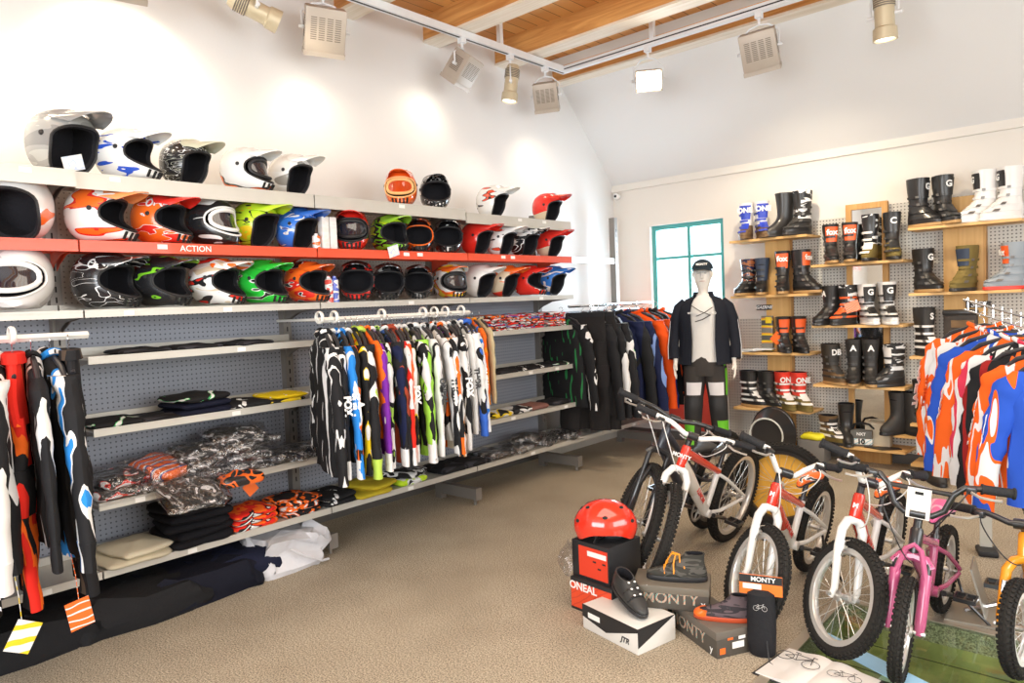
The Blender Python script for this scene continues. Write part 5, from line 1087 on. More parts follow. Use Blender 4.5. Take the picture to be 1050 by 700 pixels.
    for sg in (-1, 1):
        b.tube([BB+Vector((-.02, sg*.022, 0)), BB+Vector((-.10, sg*.045, 0)), RAx+Vector((.02, sg*.062, 0))], [.013, .011, .010], 8)
        b.tube([ST-sdir*.05+Vector((0, sg*.01, 0)), ST-sdir*.05+Vector((-.07, sg*.04, -.04)), RAx+Vector((.0, sg*.062, .015))], [.011, .011, .010], 8)
        b.box(RAx+Vector((.01, sg*.062, 0)), (.045, .006, .035))
    fr = sub('frame', b, frame_c)
    b = MB(); b.tube([hb-s*.012, hb, ht, ht+s*.012], [.021, .025, .025, .021], 14); sub('head_tube', b, hc)
    if text: put('headtube_badge', text_mesh(text, .03, .0005, .001), r, m_white, face_M((hb+s*hl*.5+fwd*.0265), fwd))
    b = MB(); d0, d1 = hb+s*.018, BB+Vector((.005, 0, .01)); m_ = d0.lerp(d1, .55); b.tube([d0, d0.lerp(d1, .25), m_], [.026, tubes*1.35, tubes*1.25], 12, flat=1.35); sub('down_tube', b, down_c)
    b = MB(); b.tube([m_, m_.lerp(d1, .5), d1], [tubes*1.25, tubes*1.2, tubes*1.1], 12, flat=1.35); sub('lower_down_tube', b, frame_c)
    b = MB(); t0, t1 = ht-s*.02, ST-sdir*.035; b.tube([t0, t0.lerp(t1, .3), t0.lerp(t1, .7), t1], [.024, tubes*1.1, tubes*.95, tubes*.9], 10); sub('top_tube', b, topc or down_c)
    if text:
        dd = (d1-d0).normalized()
        for sg in (-1, 1):
            c = d0.lerp(d1, .62)+Vector((0, sg*(tubes*1.25+.002), 0)); xax = dd if sg < 0 else -dd; nn = Vector((0, sg, 0)); yy = nn.cross(xax); M = Matrix.Identity(4)
            for i in range(3): M[i][0] = xax[i]; M[i][1] = yy[i]; M[i][2] = nn[i]; M[i][3] = c[i]
            put('frame_lettering', text_mesh('MONTY', .042, .0005, .001), r, pm(RED, .4), M)
    # seat
    if saddle:
        b = MB(); b.tube([ST-sdir*.02, ST+sdir*.085], .0125, 10); b.tube([ST-sdir*.012, ST+sdir*.006], .022, 10); sub('seat_post', b, m_blackgl)
        top = ST+sdir*.09; b = MB(); L_ = .23 if kid else .27; w_ = .062 if kid else .07; b.M = T(*top)
        sect_loft(b, [(-L_*.46, .030, w_*.55, .012), (-L_*.42, .032, w_*.9, .022), (-L_*.25, .030, w_, .026), (0, .024, w_*.55, .022), (L_*.3, .020, w_*.32, .019), (L_*.5, .014, w_*.26, .015), (L_*.55, .010, w_*.12, .008)], 18); sd_ = sub('saddle', b, saddle_c)
        b = MB(); b.M = T(*top); sect_loft(b, [(-L_*.45, .012, w_*.75, .010), (-L_*.25, .006, w_*.92, .010), (0, .002, w_*.5, .010), (L_*.5, .0, w_*.24, .008)], 16); b.build('saddle_base', m_black, sd_)
    # drive
    rc = .065 if kid else .075
    b = MB(); X = T(BB.x, -.045, BB.z) @ Matrix.Rotation(PI/2, 4, 'X'); b.lathe([(rc, -.002), (rc, .002), (rc-.012, .002), (rc-.012, -.002)], 30, X, caps=False); b.grid([[Vector((BB.x+q*math.cos(2*PI*k/30), -.045, BB.z+q*math.sin(2*PI*k/30))) for k in range(31)] for q in (rc, rc-.014)])
    for k in range(5): a = 2*PI*k/5; b.tube([(BB.x, -.045, BB.z), (BB.x+(rc-.01)*math.cos(a), -.045, BB.z+(rc-.01)*math.sin(a))], .006, 5)
    sub('chainring', b, m_alu)
    if chain:
        b = MB(); q = []; r2 = .03
        for k in range(11): a = PI/2-PI*k/10; q.append((BB.x+rc*math.cos(a), -.045, BB.z+rc*math.sin(a)))
        for k in range(9): a = -PI/2-PI*k/8; q.append((r2*math.cos(a), -.045, R+r2*math.sin(a)))
        b.tube(q, .004, 5, closed=True, up=(0, 1, 0)); sub('chain', b, m_up)
    ca = math.radians(20); cl = .115 if kid else .165; 
    for sg in (-1, 1):
        dv = Vector((math.cos(ca), 0, math.sin(ca)))*(-sg); b = MB(); c0 = BB+Vector((0, sg*.055, 0)); c1 = c0+dv*cl+Vector((0, sg*.012, 0)); b.tube([c0, c1], [.013, .010], 8); cr_ = sub('crank_arm', b, m_blackgl)
        b = MB(); pc = c1+Vector((0, sg*.055, 0))
        b.tube([c1, pc+Vector((0, sg*.03, 0))], .006, 6)
        for dx in (-.038, .038): b.box(pc+Vector((dx, 0, 0)), (.010, .085, .018))
        for dy in (-.040, 0, .040): b.box(pc+Vector((0, dy, 0)), (.07, .008, .016))
        b.build('pedal', m_blackgl, cr_, smooth=False)
    # kickstand on the left
    b = MB(); k0 = Vector((.06, .065, R-.01)); L = math.radians(-lean); b.tube([k0, Vector((.07, .10, R*.5)), Vector((.08, .09+R*.55, .018+math.sin(L)*-.0))], .007, 6)
    if kid: sub('kickstand', b, m_blackgl)
    return r
wht = pm((.84, .83, .80), .3, coat=.5); redf = pm((.72, .04, .02), .25, coat=.7); H90 = -PI/2
orsad = swoosh((ORANGE, ORANGE, WHITE, BLACK), 9, (0, 0, .3), 3, 4, .35, .3, [0, .5, .78, .9])
wcab = pm((.80, .80, .78), .4)
bicycle('dark mountain bike with black suspension fork, farthest left behind the red helmet', (-2.22, 4.36, 0), H90, .335, 1.04, 44, -13, pm((.03, .035, .05), .4, coat=.3), pm((.03, .035, .05), .4, coat=.3), m_blackgl, m_blackgl, m_black, tr=.029, bb=.30, seat=.60, bar='mtb', barw=.33, kid=False, susp=True, cable=wcab, rise=.02, hl=.11, rim=m_blackgl)
bicycle('white and red bike with white fork and bars, second from left', (-2.0, 4.18, 0), H90, .305, .98, 34, -12, wht, pm((.75, .70, .62), .35, coat=.4), wht, wht, m_blackgl, head_c=redf, topc=redf, tr=.030, bb=.29, seat=.66, bar='mtb', barw=.31, kid=False, susp=False, cable=wcab, rise=.035, text='MONTY', tubes=.023)
bicycle('white and red childrens bike with header card hung on its fork, third from left', (-1.42, 3.98, 0), H90, .25, .86, 48, -9, wht, redf, wht, wht, orsad, head_c=redf, tr=.027, seat=.58, barw=.25, cable=wcab, rise=.09, text='M', hl=.09, tubes=.021)
bicycle('white and red childrens bike fourth from left, front wheel on the glass', (-1.03, 3.96, 0), H90, .25, .84, 50, -7, wht, redf, wht, wht, orsad, head_c=redf, tr=.027, seat=.58, barw=.25, cable=wcab, rise=.09, text='M', hl=.09, tubes=.021)
pk = pm((.48, .09, .21), .25, coat=.6); psad = swoosh((PINK, (.9, .45, .6), PINK), 5, off=3, rough=.4)
bicycle('pink childrens bike with wide black bars and pink saddle', (-.735, 3.82, 0), H90, .205, .78, 6, -3, pk, pk, pk, m_blackgl, psad, head_c=m_blackgl, tr=.026, seat=.53, bar='bmx', barw=.30, rise=.1, tag_paper=True, cable=m_black, susp=True, hl=.09, tubes=.020)
of = pm((.90, .36, .02), .25, coat=.6)
bicycle('orange childrens bike cut by the right photo edge', (-.375, 4.08, 0), H90, .19, .74, -8, 0, of, of, of, m_blackgl, m_black, tr=.030, seat=.5, barw=.27, rise=.03, susp=False, hl=.08, rim=wht, stemk=.5)
# loose wheel behind
r = thing('bicycle_wheel', 'large wheel with yellow disc standing behind the white and red childrens bikes', 'wheel', (-1.80, 4.58, 0), 0, None, (math.radians(4), 0, .38))
W = wheel_meshes(.29, .030); w_ = put('tyre', W['tyre'], r, None, T(0, 0, .29)); put('rim', W['rim'], w_, m_blackgl); put('spokes', W['spokes'], w_); put('hub', W['hub'], w_)
b = MB(); b.lathe([(0, -.003), (.225, -.003), (.225, .003), (0, .003)], 40, T(0, .03, .29) @ Matrix.Rotation(PI/2, 4, 'X')); b.build('wheel_disc', pm((.86, .45, .06), .45), r)
b = MB(); b.box((0, .22, .008), (.30, .35, .016)); b.box((0, .06, .10), (.02, .02, .2)); b.box((.0, .14, .15), (.03, .18, .03)); b.build('wheel_stand', m_up, r)
# clear foot under pink bike's rear wheel, small floor stands
r = thing('bike_display_foot', 'grey plate stand beside the rear wheel of the pink bike', 'stand', (-.62, 3.86, 0), .1)
b = MB(); b.box((0, 0, .006), (.20, .30, .010), None); b.build('base_plate', pm((.45, .42, .36), .35, .6), r, smooth=False); b = MB(); b.box((.03, .02, .12), (.008, .20, .24), Matrix.Rotation(-.25, 3, 'Y')); b.build('upright_plate', pm((.48, .45, .40), .35, .5), r, smooth=False)
r = thing('bike_parking_clip', 'small dark clip stand with a clear upright left of the orange bike bars', 'stand', tuple(hit(1012, 568, 2, 0)), .3)
b = MB(); b.rbox((0, 0, .018), (.10, .13, .034), .012); b.build('clip_base', m_black, r); b = MB(); b.box((0, .03, .13), (.06, .008, .20)); b.build('clip_plate', pm((.55, .53, .46), .3), r, smooth=False)
#==FLOOR DISPLAY: boxes, shoes, bag, book
def carton(label, foot, L, Wd, H_, rz, z, side, top=None, text=None, name='shoe_box', end=None, lid=True):
    """foot: centre on its support; L along local X"""
    r = thing(name, label, 'box', (foot[0], foot[1], z), rz)
    b = MB(); b.rbox((0, 0, H_/2), (L, Wd, H_), .003); b.build('box_body', side, r)
    if lid: b = MB(); b.rbox((0, 0, H_-.016), (L+.006, Wd+.006, .034), .003); b.build('lid', top or side, r)
    for t, s_, pos, n, m in (text or []): put('box_lettering', text_mesh(t, s_, .0005, s_*.015), r, m, face_M(pos, n))
    return r
m_ctn = pm((.075, .066, .055), .55); rd2 = graphic(((.75, .07, .02), (.62, .05, .02), (.75, .07, .02)), 6, off=1, rough=.4, coat=.2)
m_lett = graphic(((.45, .38, .30), (.65, .12, .03), (.50, .42, .34), (.16, .32, .28)), 30, (.4, .6, .3), 2, 3)
# red helmet boxes
a0 = math.atan2(2.732-2.79, -2.014+2.277)
r = carton('orange red ONEAL helmet box on the floor, lower of the two', (-2.03, 2.93), .27, .30, .165, a0+.12, 0, m_black, m_black, None, 'helmet_box', lid=False)
for nm, c, d in (('front_print', (0, -.1512, .08), (.262, .0015, .13)), ('end_print', (-.1362, 0, .08), (.0015, .26, .13))):
    b = MB(); b.box(c, d); b.build(nm, rd2, r, smooth=False)
put('box_lettering', text_mesh('ONEAL', .055, .0005, .0015), r, m_white, face_M((-.05, -.1525, .125), (0, -1, 0)))
put('box_lettering', text_mesh('ONEAL', .055, .0005, .0015), r, m_white, face_M((-.1375, 0, .125), (-1, 0, 0)))
r = carton('red and black helmet box carrying the red helmet, upper of the two', (-2.045, 2.925), .24, .25, .185, a0+.12, .166, m_black, m_black, None, 'helmet_box', lid=False)
b = MB(); b.box((.02, -.1262, .09), (.185, .0015, .15)); b.build('front_print', pm((.72, .05, .02), .4), r, smooth=False)
b = MB(); b.box((-.1212, 0, .09), (.0015, .2, .15)); b.build('end_print', pm((.55, .35, .26), .4), r, smooth=False)
b = MB(); b.box((.045, -.1275, .135), (.12, .001, .025)); b.build('price_label', m_label, r, smooth=False)
for k in range(3): b = MB(); b.box((.03+.03*k, -.1275, .10-.03*(k % 2)), (.02, .001, .008)); b.build('print_block', m_black, r, smooth=False)
p = hit(583, 600, 0, -2.16); b = MB(); b.grid(slab_rows(.10, .06, .15, 5, .02, puff=.6), cu=True, capa=True, capb=True); o = b.build('plastic_wrap', m_film); o.location = (-2.19, 2.80, .166); o.scale = (.7, .8, .9); tag(o, 'crumpled clear plastic wrap left of the upper red helmet box', 'wrap')
# red half-shell helmet
r = thing('bmx_helmet', 'shiny red half shell helmet with vent holes on the upper box', 'helmet', (-2.045, 2.925, .352), 3.75); r.scale = (1.16, 1.12, 1.05); b = MB(); rows = []
def hs(el, az, k=1.0):
    cut = -.30 if abs(math.sin(az)) < .5 else -.06
    return Vector((.138*k*math.cos(el)*math.cos(az), .112*k*math.cos(el)*math.sin(az), .06+.125*k*math.sin(el)))
def hlow(az): return -.42+.30*math.exp(-((abs(math.sin(az))-1)/.28)**2)
for i in range(13):
    t = i/12; rows.append([hs(hlow(2*PI*j/36)+(PI/2-.02-hlow(2*PI*j/36))*t, 2*PI*j/36) for j in range(36)])
inr = [hs(hlow(2*PI*j/36)+.02, 2*PI*j/36, .88) for j in range(36)]
b.grid([inr]+rows, cu=True, capb=True); b.build('shell', pm((.80, .035, .015), .12, coat=1), r)
b = MB(); b.grid([[hs(hlow(2*PI*j/36)+(PI/2-hlow(2*PI*j/36))*t, 2*PI*j/36, .87) for j in range(36)] for t in (0, .2, .4, .6, .8, .97)], cu=True, capb=True); b.build('padding', m_lining, r)
for az, el in [(0.0, .75), (.55, .9), (-.55, .9), (PI, .75), (PI-.6, .9), (PI+.6, .9), (1.57, .55), (-1.57, .55), (.45, .3), (-.45, .3), (PI-.5, .3), (PI+.5, .3)]:
    c = hs(el, az); n_ = Vector((c.x/.138**2, c.y/.112**2, (c.z-.06)/.125**2)).normalized(); b = MB(); b.lathe([(0, .0015), (.011, .001), (.013, -.002)], 14, T(*c) @ n_.to_track_quat('Z', 'Y').to_matrix().to_4x4() @ Matrix.Diagonal((1, .7, 1, 1))); b.build('vent_hole', m_slot, r)
for sg in (-1, 1): b = MB(); b.tube([hs(-.1, sg*1.3, .95), Vector((.05, sg*.085, .0)), Vector((.03, sg*.04, -.0005+.006)), Vector((0, 0, .006))], .006, 6, flat=.5); b.build('chin_strap', m_black, r)
# shoes
def shoe(label, pos, rz, c, sole, accent=None, high=False, L=.27, lace=None, straps=None, rx=0, ry=0, group=None, w=1.0):
    r = thing('cycling_shoe', label, 'shoe', pos, 0, group, (rx, ry, rz)); k = L/.28
    pr = [(.020, -.088, .180, .038), (.030, -.092, .186, .042), (.040, -.092, .180, .042), (.050, -.090, .158, .040), (.060, -.088, .125, .038), (.070, -.085, .092, .035), (.082, -.082, .064, .033), (.095, -.080, .042, .031)]
    if high: pr += [(.112, -.080, .022, .030), (.130, -.084, .010, .032)]
    rows = [sring(z*k, a*k, f_*k, h*k*w, 22, 2.3) for z, a, f_, h in pr]; top = rows[-1]; c0 = sum(top, Vector())/len(top); inn = [c0+(p-c0)*.82 for p in top]
    b = MB(); b.grid(rows+[inn], cu=True, capa=True); up_ = b.build('upper', c, r)
    b = MB(); b.grid([inn, [p-Vector((0, 0, .05)) for p in inn]], cu=True, capb=True); b.build('shoe_lining', m_lining, r)
    b = MB(); b.grid([sring(z*k, (-.094+q)*k, (.188-q)*k, (.043-q*.4)*k*w, 24) for z, q in ((0, .010), (.006, 0), (.020, 0), (.024, .004))], cu=True, capa=True, capb=True); b.build('sole', sole, r)
    if accent:
        b = MB(); rows = [sring(z*k, .115*k, (f_+.002)*k, (h+.001)*k*w, 22, 2.3) for z, a, f_, h in pr[:4]]; b.grid(rows, cu=True, capa=True, capb=True); b.build('toe_cap', accent, r)
    for i in range(3 if not straps else 2):
        t = i/3; x = .10-.045*i; z = (.060+.014*i); b = MB(); hw = .037; b.tube([(x*k, -hw*k*w, (z-.022)*k), ((x+.004)*k, -hw*.6*k*w, (z+.001)*k), (x*k+.004, 0, (z+.008)*k), ((x+.004)*k, hw*.6*k*w, (z+.001)*k), (x*k, hw*k*w, (z-.022)*k)], .009 if straps else .0032, 6, flat=.35 if straps else 1)
        b.build('strap' if straps else 'lace', straps or lace or m_black, r)
    if lace:
        for q in range(4):
            b = MB(); a_ = (.4, 1.6, -.8, 2.6)[q]; b.tube([(.03*k, 0, .12*k), (.05*k+.02*math.cos(a_), .02*math.sin(a_), .125*k), (.06*k+.035*math.cos(a_), .04*math.sin(a_), .09*k), (.06*k+.05*math.cos(a_), .05*math.sin(a_), .045*k)], .0035, 6); b.build('lace_loop', lace, r)
    return r
am = math.atan2(3.13-3.0, -1.621+1.911)
carton('dark MONTY shoe box at the back carrying the grey shoe', (-1.675, 2.925), .34, .20, .105, am, .118, m_ctn, pm((.16, .14, .11), .5), [('MONTY', .07, (.0, -.1012, .05), (0, -1, 0), m_lett), ('y', .04, (.145, -.1012, .035), (0, -1, 0), m_white)])
shoe('grey black trials shoe with orange laces on the rear MONTY box', (-1.61, 2.95, .224), 3.62, swoosh(((.05, .048, .042), (.10, .095, .085), (.04, .04, .036)), 12, off=8, rough=.7, coat=0), m_black, None, True, .28, pm((.92, .32, .02), .5), w=.95)
ab = math.atan2(2.723-2.906, -1.372+1.709)
carton('dark MONTY shoe box in front carrying the orange toed shoe', (-1.49, 2.925), .385, .20, .115, ab, 0, m_ctn, pm((.14, .12, .10), .5), [('MONTY', .075, (-.02, -.1012, .055), (0, -1, 0), m_lett), ('y', .045, (.155, -.1012, .03), (0, -1, 0), m_white)])
bx = bpy.data.objects['shoe_box.001']
for c, d, m in (((.1932, -.03, .085), (.001, .028, .026), pm(ORANGE, .5)), ((.1932, .03, .085), (.001, .035, .035), m_label), ((.1932, .01, .045), (.001, .06, .028), m_label), ((.1932, -.07, .03), (.001, .028, .026), pm(ORANGE, .5))):
    b = MB(); b.box(c, d); b.build('box_sticker', m, bx, smooth=False)
shoe('dark shoe with orange toe and sole line on the front MONTY box', (-1.365, 2.90, .1165), 3.6, swoosh(((.06, .05, .055), (.12, .09, .10), (.04, .035, .04)), 12, off=5, rough=.7, coat=0), pm((.50, .07, .02), .5), pm(ORANGE, .4), True, .25, w=.9)
aj = math.atan2(2.993-2.593, -1.769+1.685)
r = carton('white and black shoe box at the front carrying the black shoe', (-1.85, 2.78), .36, .24, .115, aj, 0, pm((.74, .72, .68), .4), pm((.05, .05, .05), .4), None, lid=False)
r.rotation_euler.z = -.22; r.location = (-1.80, 2.73, 0)
b = MB(); b.prism([(-.181, .0585), (-.181, .1165), (.181, .1165), (.181, .10), (-.02, .03)], -.1215, -.120, 1); b.build('black_panel', m_black, r, smooth=False)
b = MB(); b.prism([(-.12, .03), (-.12, .1165), (.12, .1165)], .1805, .182, 0); b.build('black_panel', m_black, r, smooth=False)
b = MB(); b.box((-.10, -.1225, .075), (.08, .001, .025)); b.build('price_label', m_label, r, smooth=False)
put('box_lettering', text_mesh('JTR', .035, .0005, .001, .3), r, m_black, face_M((.10, -.1215, .04), (0, -1, 0)))
sh = shoe('black cycling shoe with white dots tilted on the white box', (-1.83, 2.755, .17), -.50, pm((.03, .03, .03), .5), m_black, None, False, .28, None, m_black, ry=.28, w=1.2)
for i in range(3):
    for j in range(2): b = MB(); b.lathe([(0, .0), (.006, 0), (.006, .002), (0, .002)], 10, T(.105-.03*i, -.014+.03*j, .072+.012*i)); b.build('white_dot', m_white, sh)
# black bag with header card
r = thing('bag_with_header_card', 'black drawstring bag hanging from an orange and black header card in front of the wheel', 'bag', (-1.235, 2.90, 0), .30)
b = MB(); b.tube([(0, 0, .0), (0, 0, .012), (0, 0, .10), (0, 0, .20), (0, 0, .27), (0, 0, .285)], [.045, .056, .060, .060, .056, .03], 18, up=(0, 1, 0), flat=.62); b.build('bag_body', pm((.022, .022, .025), .7, bump=(50, .3)), r)
b = MB(); b.rbox((0, 0, .305), (.175, .008, .085), .002); hc_ = b.build('header_card', pm((.88, .20, .03), .45), r)
b = MB(); b.box((0, -.0046, .33), (.174, .001, .034)); b.build('card_top_band', m_black, hc_, smooth=False)
b = MB(); b.box((-.035, -.0048, .298), (.075, .001, .022)); b.build('price_label', m_label, hc_, smooth=False); put('card_lettering', text_mesh('MONTY', .028, .0004, .0006), hc_, m_white, face_M((.01, -.0055, .33), (0, -1, 0)))
def flatbike(par, M, m, k=1.0):
    b = MB(); b.M = M
    for cx in (-.05*k, .05*k): b.tube([(cx+.03*k*math.cos(a), .03*k*math.sin(a), 0) for a in [2*PI*i/24 for i in range(24)]], .0014*k, 4, closed=True)
    for p0, p1 in (((-.05, 0), (-.02, .035)), ((-.02, .035), (.035, .04)), ((.05, 0), (.03, .055)), ((-.05, 0), (-.005, -.005)), ((-.005, -.005), (-.025, .045)), ((-.005, -.005), (.035, .035)), ((.03, .055), (.045, .055)), ((-.035, .045), (-.015, .046))): b.tube([(p0[0]*k, p0[1]*k, 0), (p1[0]*k, p1[1]*k, 0)], .0014*k, 4)
    return b.build('bicycle_drawing', m, par)
flatbike(r, face_M((0, -.042, .22), (0, -1, 0)), m_white, .35)
b = MB(); b.tube([(.02, -.02, .10), (.03, -.055, .03), (.035, -.07, .006), (.06, -.10, .005), (.05, -.14, .005), (.07, -.17, .005)], .003, 6); b.build('drawstring', m_black, r)
flatbike(bpy.data.objects['shoe_box'], face_M((-.12, -.1012, .085), (0, -1, 0)), m_white, .4)
flatbike(bx, face_M((-.15, -.1012, .10), (0, -1, 0)), m_white, .35)
# open catalogue and blue sheets on the glass
p = hit(840, 690, 2, 0); r = thing('open_catalogue', 'open catalogue with bicycle line drawings at the bottom edge', 'book', (-.99, 2.85, .003), -.12)
for sg in (-1, 1):
    b = MB(); rows = []
    for i in range(11):
        t = i/10; x = sg*t*.19; z = .012+.014*math.sin(min(1, t*1.6)*PI)*(1-t)-.008*t; rows.append([Vector((x, -.14, z)), Vector((x, .14, z))])
    b.grid(rows); b.grid([[Vector((q.x, q.y, .0)) for q in rr_] for rr_ in rows]); b.grid([[q[0] for q in rows], [Vector((q[0].x, q[0].y, 0)) for q in rows]]); b.grid([[q[1] for q in rows], [Vector((q[1].x, q[1].y, 0)) for q in rows]]); b.grid([rows[-1], [Vector((q.x, q.y, 0)) for q in rows[-1]]])
    b.build('page', pm((.80, .77, .74), .35), r); flatbike(r, T(sg*.095, .03, .026) @ Matrix.Rotation(.1*sg, 4, 'Z'), m_black, 1.15 if sg < 0 else .8)
b = MB(); b.box((0, 0, -.001), (.40, .30, .003)); b.build('cover', m_black, r, smooth=False)
b = MB(); b.box((0, 0, 0), (.52, .10, .003), Rz(-.42)); o = b.build('blue_sheet', pm((.35, .62, .85), .5), smooth=False); o.location = (-.86, 3.10, .006); tag(o, 'light blue paper strip on the glass behind the open catalogue', 'paper')
b = MB(); b.box((0, 0, 0), (.26, .10, .003), Rz(-.1)); o = b.build('white_sheet', pm((.62, .68, .62), .5), smooth=False); o.location = (-.76, 3.32, -.177); tag(o, 'pale paper sheet lying below the glass near the pink wheel', 'paper')
# dark padded helmet-like item on a carton by the display wall
c_ = hit(782, 470, 1, 6.2)
r = thing('child_bike_seat', 'black shell child seat with pale inner rim on the floor by the left boot column', 'child seat', (c_.x+.02, 6.35, 0), 0)
b = MB(); rows = []
for i in range(9):
    t = i/8; rows.append([Vector((.21*(1-.35*t)*math.cos(a), .06-.16*t, .26+.24*(1-.3*t)*math.sin(a))) for a in [2*PI*k/32 for k in range(32)]])
b.grid(rows[::-1], cu=True, capa=False, capb=False); b.grid([rows[-1], [Vector((0+.0*q.x, q.y, .26)) for q in rows[-1]]], cu=True); b.M = Matrix.Identity(4); sh_ = b.build('seat_shell', m_blackgl, r)
b = MB(); b.tube([(.19*math.cos(a), -.10+.16, .27+.22*math.sin(a)) for a in [2*PI*k/32 for k in range(32)]], .02, 8, closed=True); b.build('outer_rim', m_blackgl, r)
b = MB(); b.tube([(.15*math.cos(a), -.11, .27+.15*math.sin(a)) for a in [-.3+(PI+.6)*k/20 for k in range(21)]], .008, 8); b.build('inner_rim', pm((.6, .62, .58), .4), r)
b = MB(); b.rbox((0, -.02, .04), (.28, .20, .08), .02); b.build('seat_base', m_blackgl, r)
r = thing('storage_crate', 'grey crate holding a yellow bundle on the floor under the lowest middle shelf', 'crate', tuple(hit(835, 475, 1, 6.62).xy)+(0,), 0)
b = MB(); b.rbox((0, 0, .10), (.24, .18, .20), .01); b.build('crate_body', pm((.18, .17, .16), .6), r)
b = MB(); b.grid(slab_rows(.20, .14, .05, 3, .012, puff=.3), cu=True, capa=True, capb=True); o = b.build('yellow_bundle', pm((.80, .72, .02), .6)); o.location = (r.location.x, 6.60, .202); tag(o, 'bright yellow cloth bundle on the grey crate', 'clothes')
#==MANNEQUIN
MX, MY = -3.13, 6.20
man = thing('mannequin', 'white mannequin in black jacket, cap and green trimmed trousers before the window', 'mannequin', (MX, MY, 0), math.atan2(-MY, -MX)-.06)
V_, E_, Rd = [], [], []
def jn(p, r, par=None):
    V_.append(p); Rd.append(r)
    if par is not None: E_.append((par, len(V_)-1))
    return len(V_)-1
pel = jn((0, 0, .98), (.10, .14)); wa = jn((0, 0, 1.14), (.085, .12), pel); ch = jn((.0, 0, 1.36), (.105, .155), wa); nb = jn((-.005, 0, 1.53), (.055, .06), ch); nk = jn((.01, 0, 1.60), (.047, .047), nb)
jw = jn((.032, 0, 1.665), (.072, .070), nk); hd = jn((.018, 0, 1.745), (.100, .088), jw); tp = jn((.0, 0, 1.82), (.090, .080), hd)
for sg in (-1, 1):
    sh = jn((0, sg*.17, 1.49), (.055, .055), ch); el = jn((-.02, sg*.245, 1.20), (.042, .042), sh); wr = jn((.05, sg*.265, .945), (.027, .024), el); pa = jn((.065, sg*.268, .885), (.030, .016), wr)
    for k, (dx, ln) in enumerate(((.030, .07), (.010, .082), (-.010, .078), (-.028, .062))):
        a = jn((.065+dx, sg*.272, .855), (.010, .009), pa); b_ = jn((.072+dx, sg*.270, .855-ln*.55), (.009, .0085), a); jn((.086+dx, sg*.258, .855-ln), (.007, .007), b_)
    t1 = jn((.095, sg*.258, .895), (.011, .010), pa); jn((.115, sg*.250, .855), (.008, .008), t1)
    hp = jn((0, sg*.085, .90), (.085, .085), pel); kn = jn((.02, sg*.115, .50), (.055, .055), hp); an = jn((-.02, sg*.135, .10), (.036, .036), kn); bl = jn((.09, sg*.15, .035), (.030, .035), an); jn((.16, sg*.155, .028), (.022, .032), bl)
me = bpy.data.meshes.new('body'); me.from_pydata(V_, E_, []); me.materials.append(pm((.80, .76, .70), .35, coat=.2)); bo = put('body', me, man)
sk = bo.modifiers.new('skin', 'SKIN')
for i, r_ in enumerate(Rd): me.skin_vertices[0].data[i].radius = r_
me.skin_vertices[0].data[0].use_root = True
sb = bo.modifiers.new('sub', 'SUBSURF'); sb.levels = 2; sb.render_levels = 2; sk.use_smooth_shade = True
m_skin = me.materials[0]
b = MB(); b.tube([(.098, 0, 1.765), (.112, 0, 1.735), (.118, 0, 1.718), (.098, 0, 1.708)], [.008, .011, .014, .008], 8); b.build('nose', m_skin, man)
for sg in (-1, 1):
    b = MB(); b.lathe([(0, .004), (.012, .003), (.014, 0)], 12, T(.094, sg*.030, 1.757) @ Matrix.Rotation(PI/2, 4, 'Y') @ Matrix.Diagonal((.55, 1, 1, 1))); b.build('eye', pm((.45, .42, .38), .4), man)
    b = MB(); b.tube([(.005, sg*.078, 1.77), (-.012, sg*.090, 1.765), (-.012, sg*.088, 1.73), (.005, sg*.078, 1.715)], [.007, .010, .008, .006], 6); b.build('ear', m_skin, man)
b = MB(); b.tube([(.088, -.024, 1.683), (.099, 0, 1.684), (.088, .024, 1.683)], [.003, .006, .003], 6); b.build('mouth', pm((.62, .45, .40), .5), man)
def torso(z, a, w, n, g0, g1, off=0, fold=0):
    """ring arc from angle g0 to g1 measured from the front"""
    return [Vector(((a+fold*math.sin(z*40+t*5))*math.cos(t)-.01, w*math.copysign(abs(math.sin(t))**.85, math.sin(t)), z)) for t in [g0+(g1-g0)*k/(n-1) for k in range(n)]]
# shirt
b = MB(); pr = [(.93, .118, .175), (1.05, .115, .165), (1.18, .118, .165), (1.32, .130, .178), (1.43, .126, .178), (1.50, .10, .150), (1.545, .072, .085), (1.565, .066, .070)]
b.grid([torso(z, a, w_, 33, -PI, PI, fold=.003)[:-1] for z, a, w_ in pr], cu=True, capa=True); b.build('shirt', pm((.70, .69, .67), .8), man)
for p0, p1, rr_ in (((.125, -.10, 1.46), (.13, .06, 1.37), .006), ((.128, -.06, 1.36), (.13, .09, 1.44), .006), ((.13, -.07, 1.31), (.135, .07, 1.37), .008)):
    b = MB(); b.tube([p0, (.138, (p0[1]+p1[1])/2, (p0[2]+p1[2])/2-.01), p1], rr_, 6, flat=.6); b.build('shirt_stripe', m_black, man)
# jacket, open down the front
jk = [(.91, .175, .255), (1.0, .168, .245), (1.14, .160, .232), (1.28, .165, .235), (1.40, .160, .235), (1.47, .138, .215), (1.518, .108, .165), (1.545, .080, .100), (1.575, .078, .090), (1.585, .080, .092)]
m_jk = pm((.016, .018, .026), .75, bump=(50, .2)); b = MB(); gp = [.42, .42, .42, .44, .46, .46, .50, .62, .72, .80]
o_ = [torso(z, a, w_, 40, g, 2*PI-g, fold=.005) for (z, a, w_), g in zip(jk, gp)]; i_ = [torso(z, a-.014, w_-.014, 40, g, 2*PI-g) for (z, a, w_), g in zip(jk, gp)]
b.grid(o_); b.grid(i_); b.grid([o_[0], i_[0]]); b.grid([o_[-1], i_[-1]]); b.grid([[r_[0] for r_ in o_], [r_[0] for r_ in i_]]); b.grid([[r_[-1] for r_ in o_], [r_[-1] for r_ in i_]])
jko = b.build('jacket', m_jk, man)
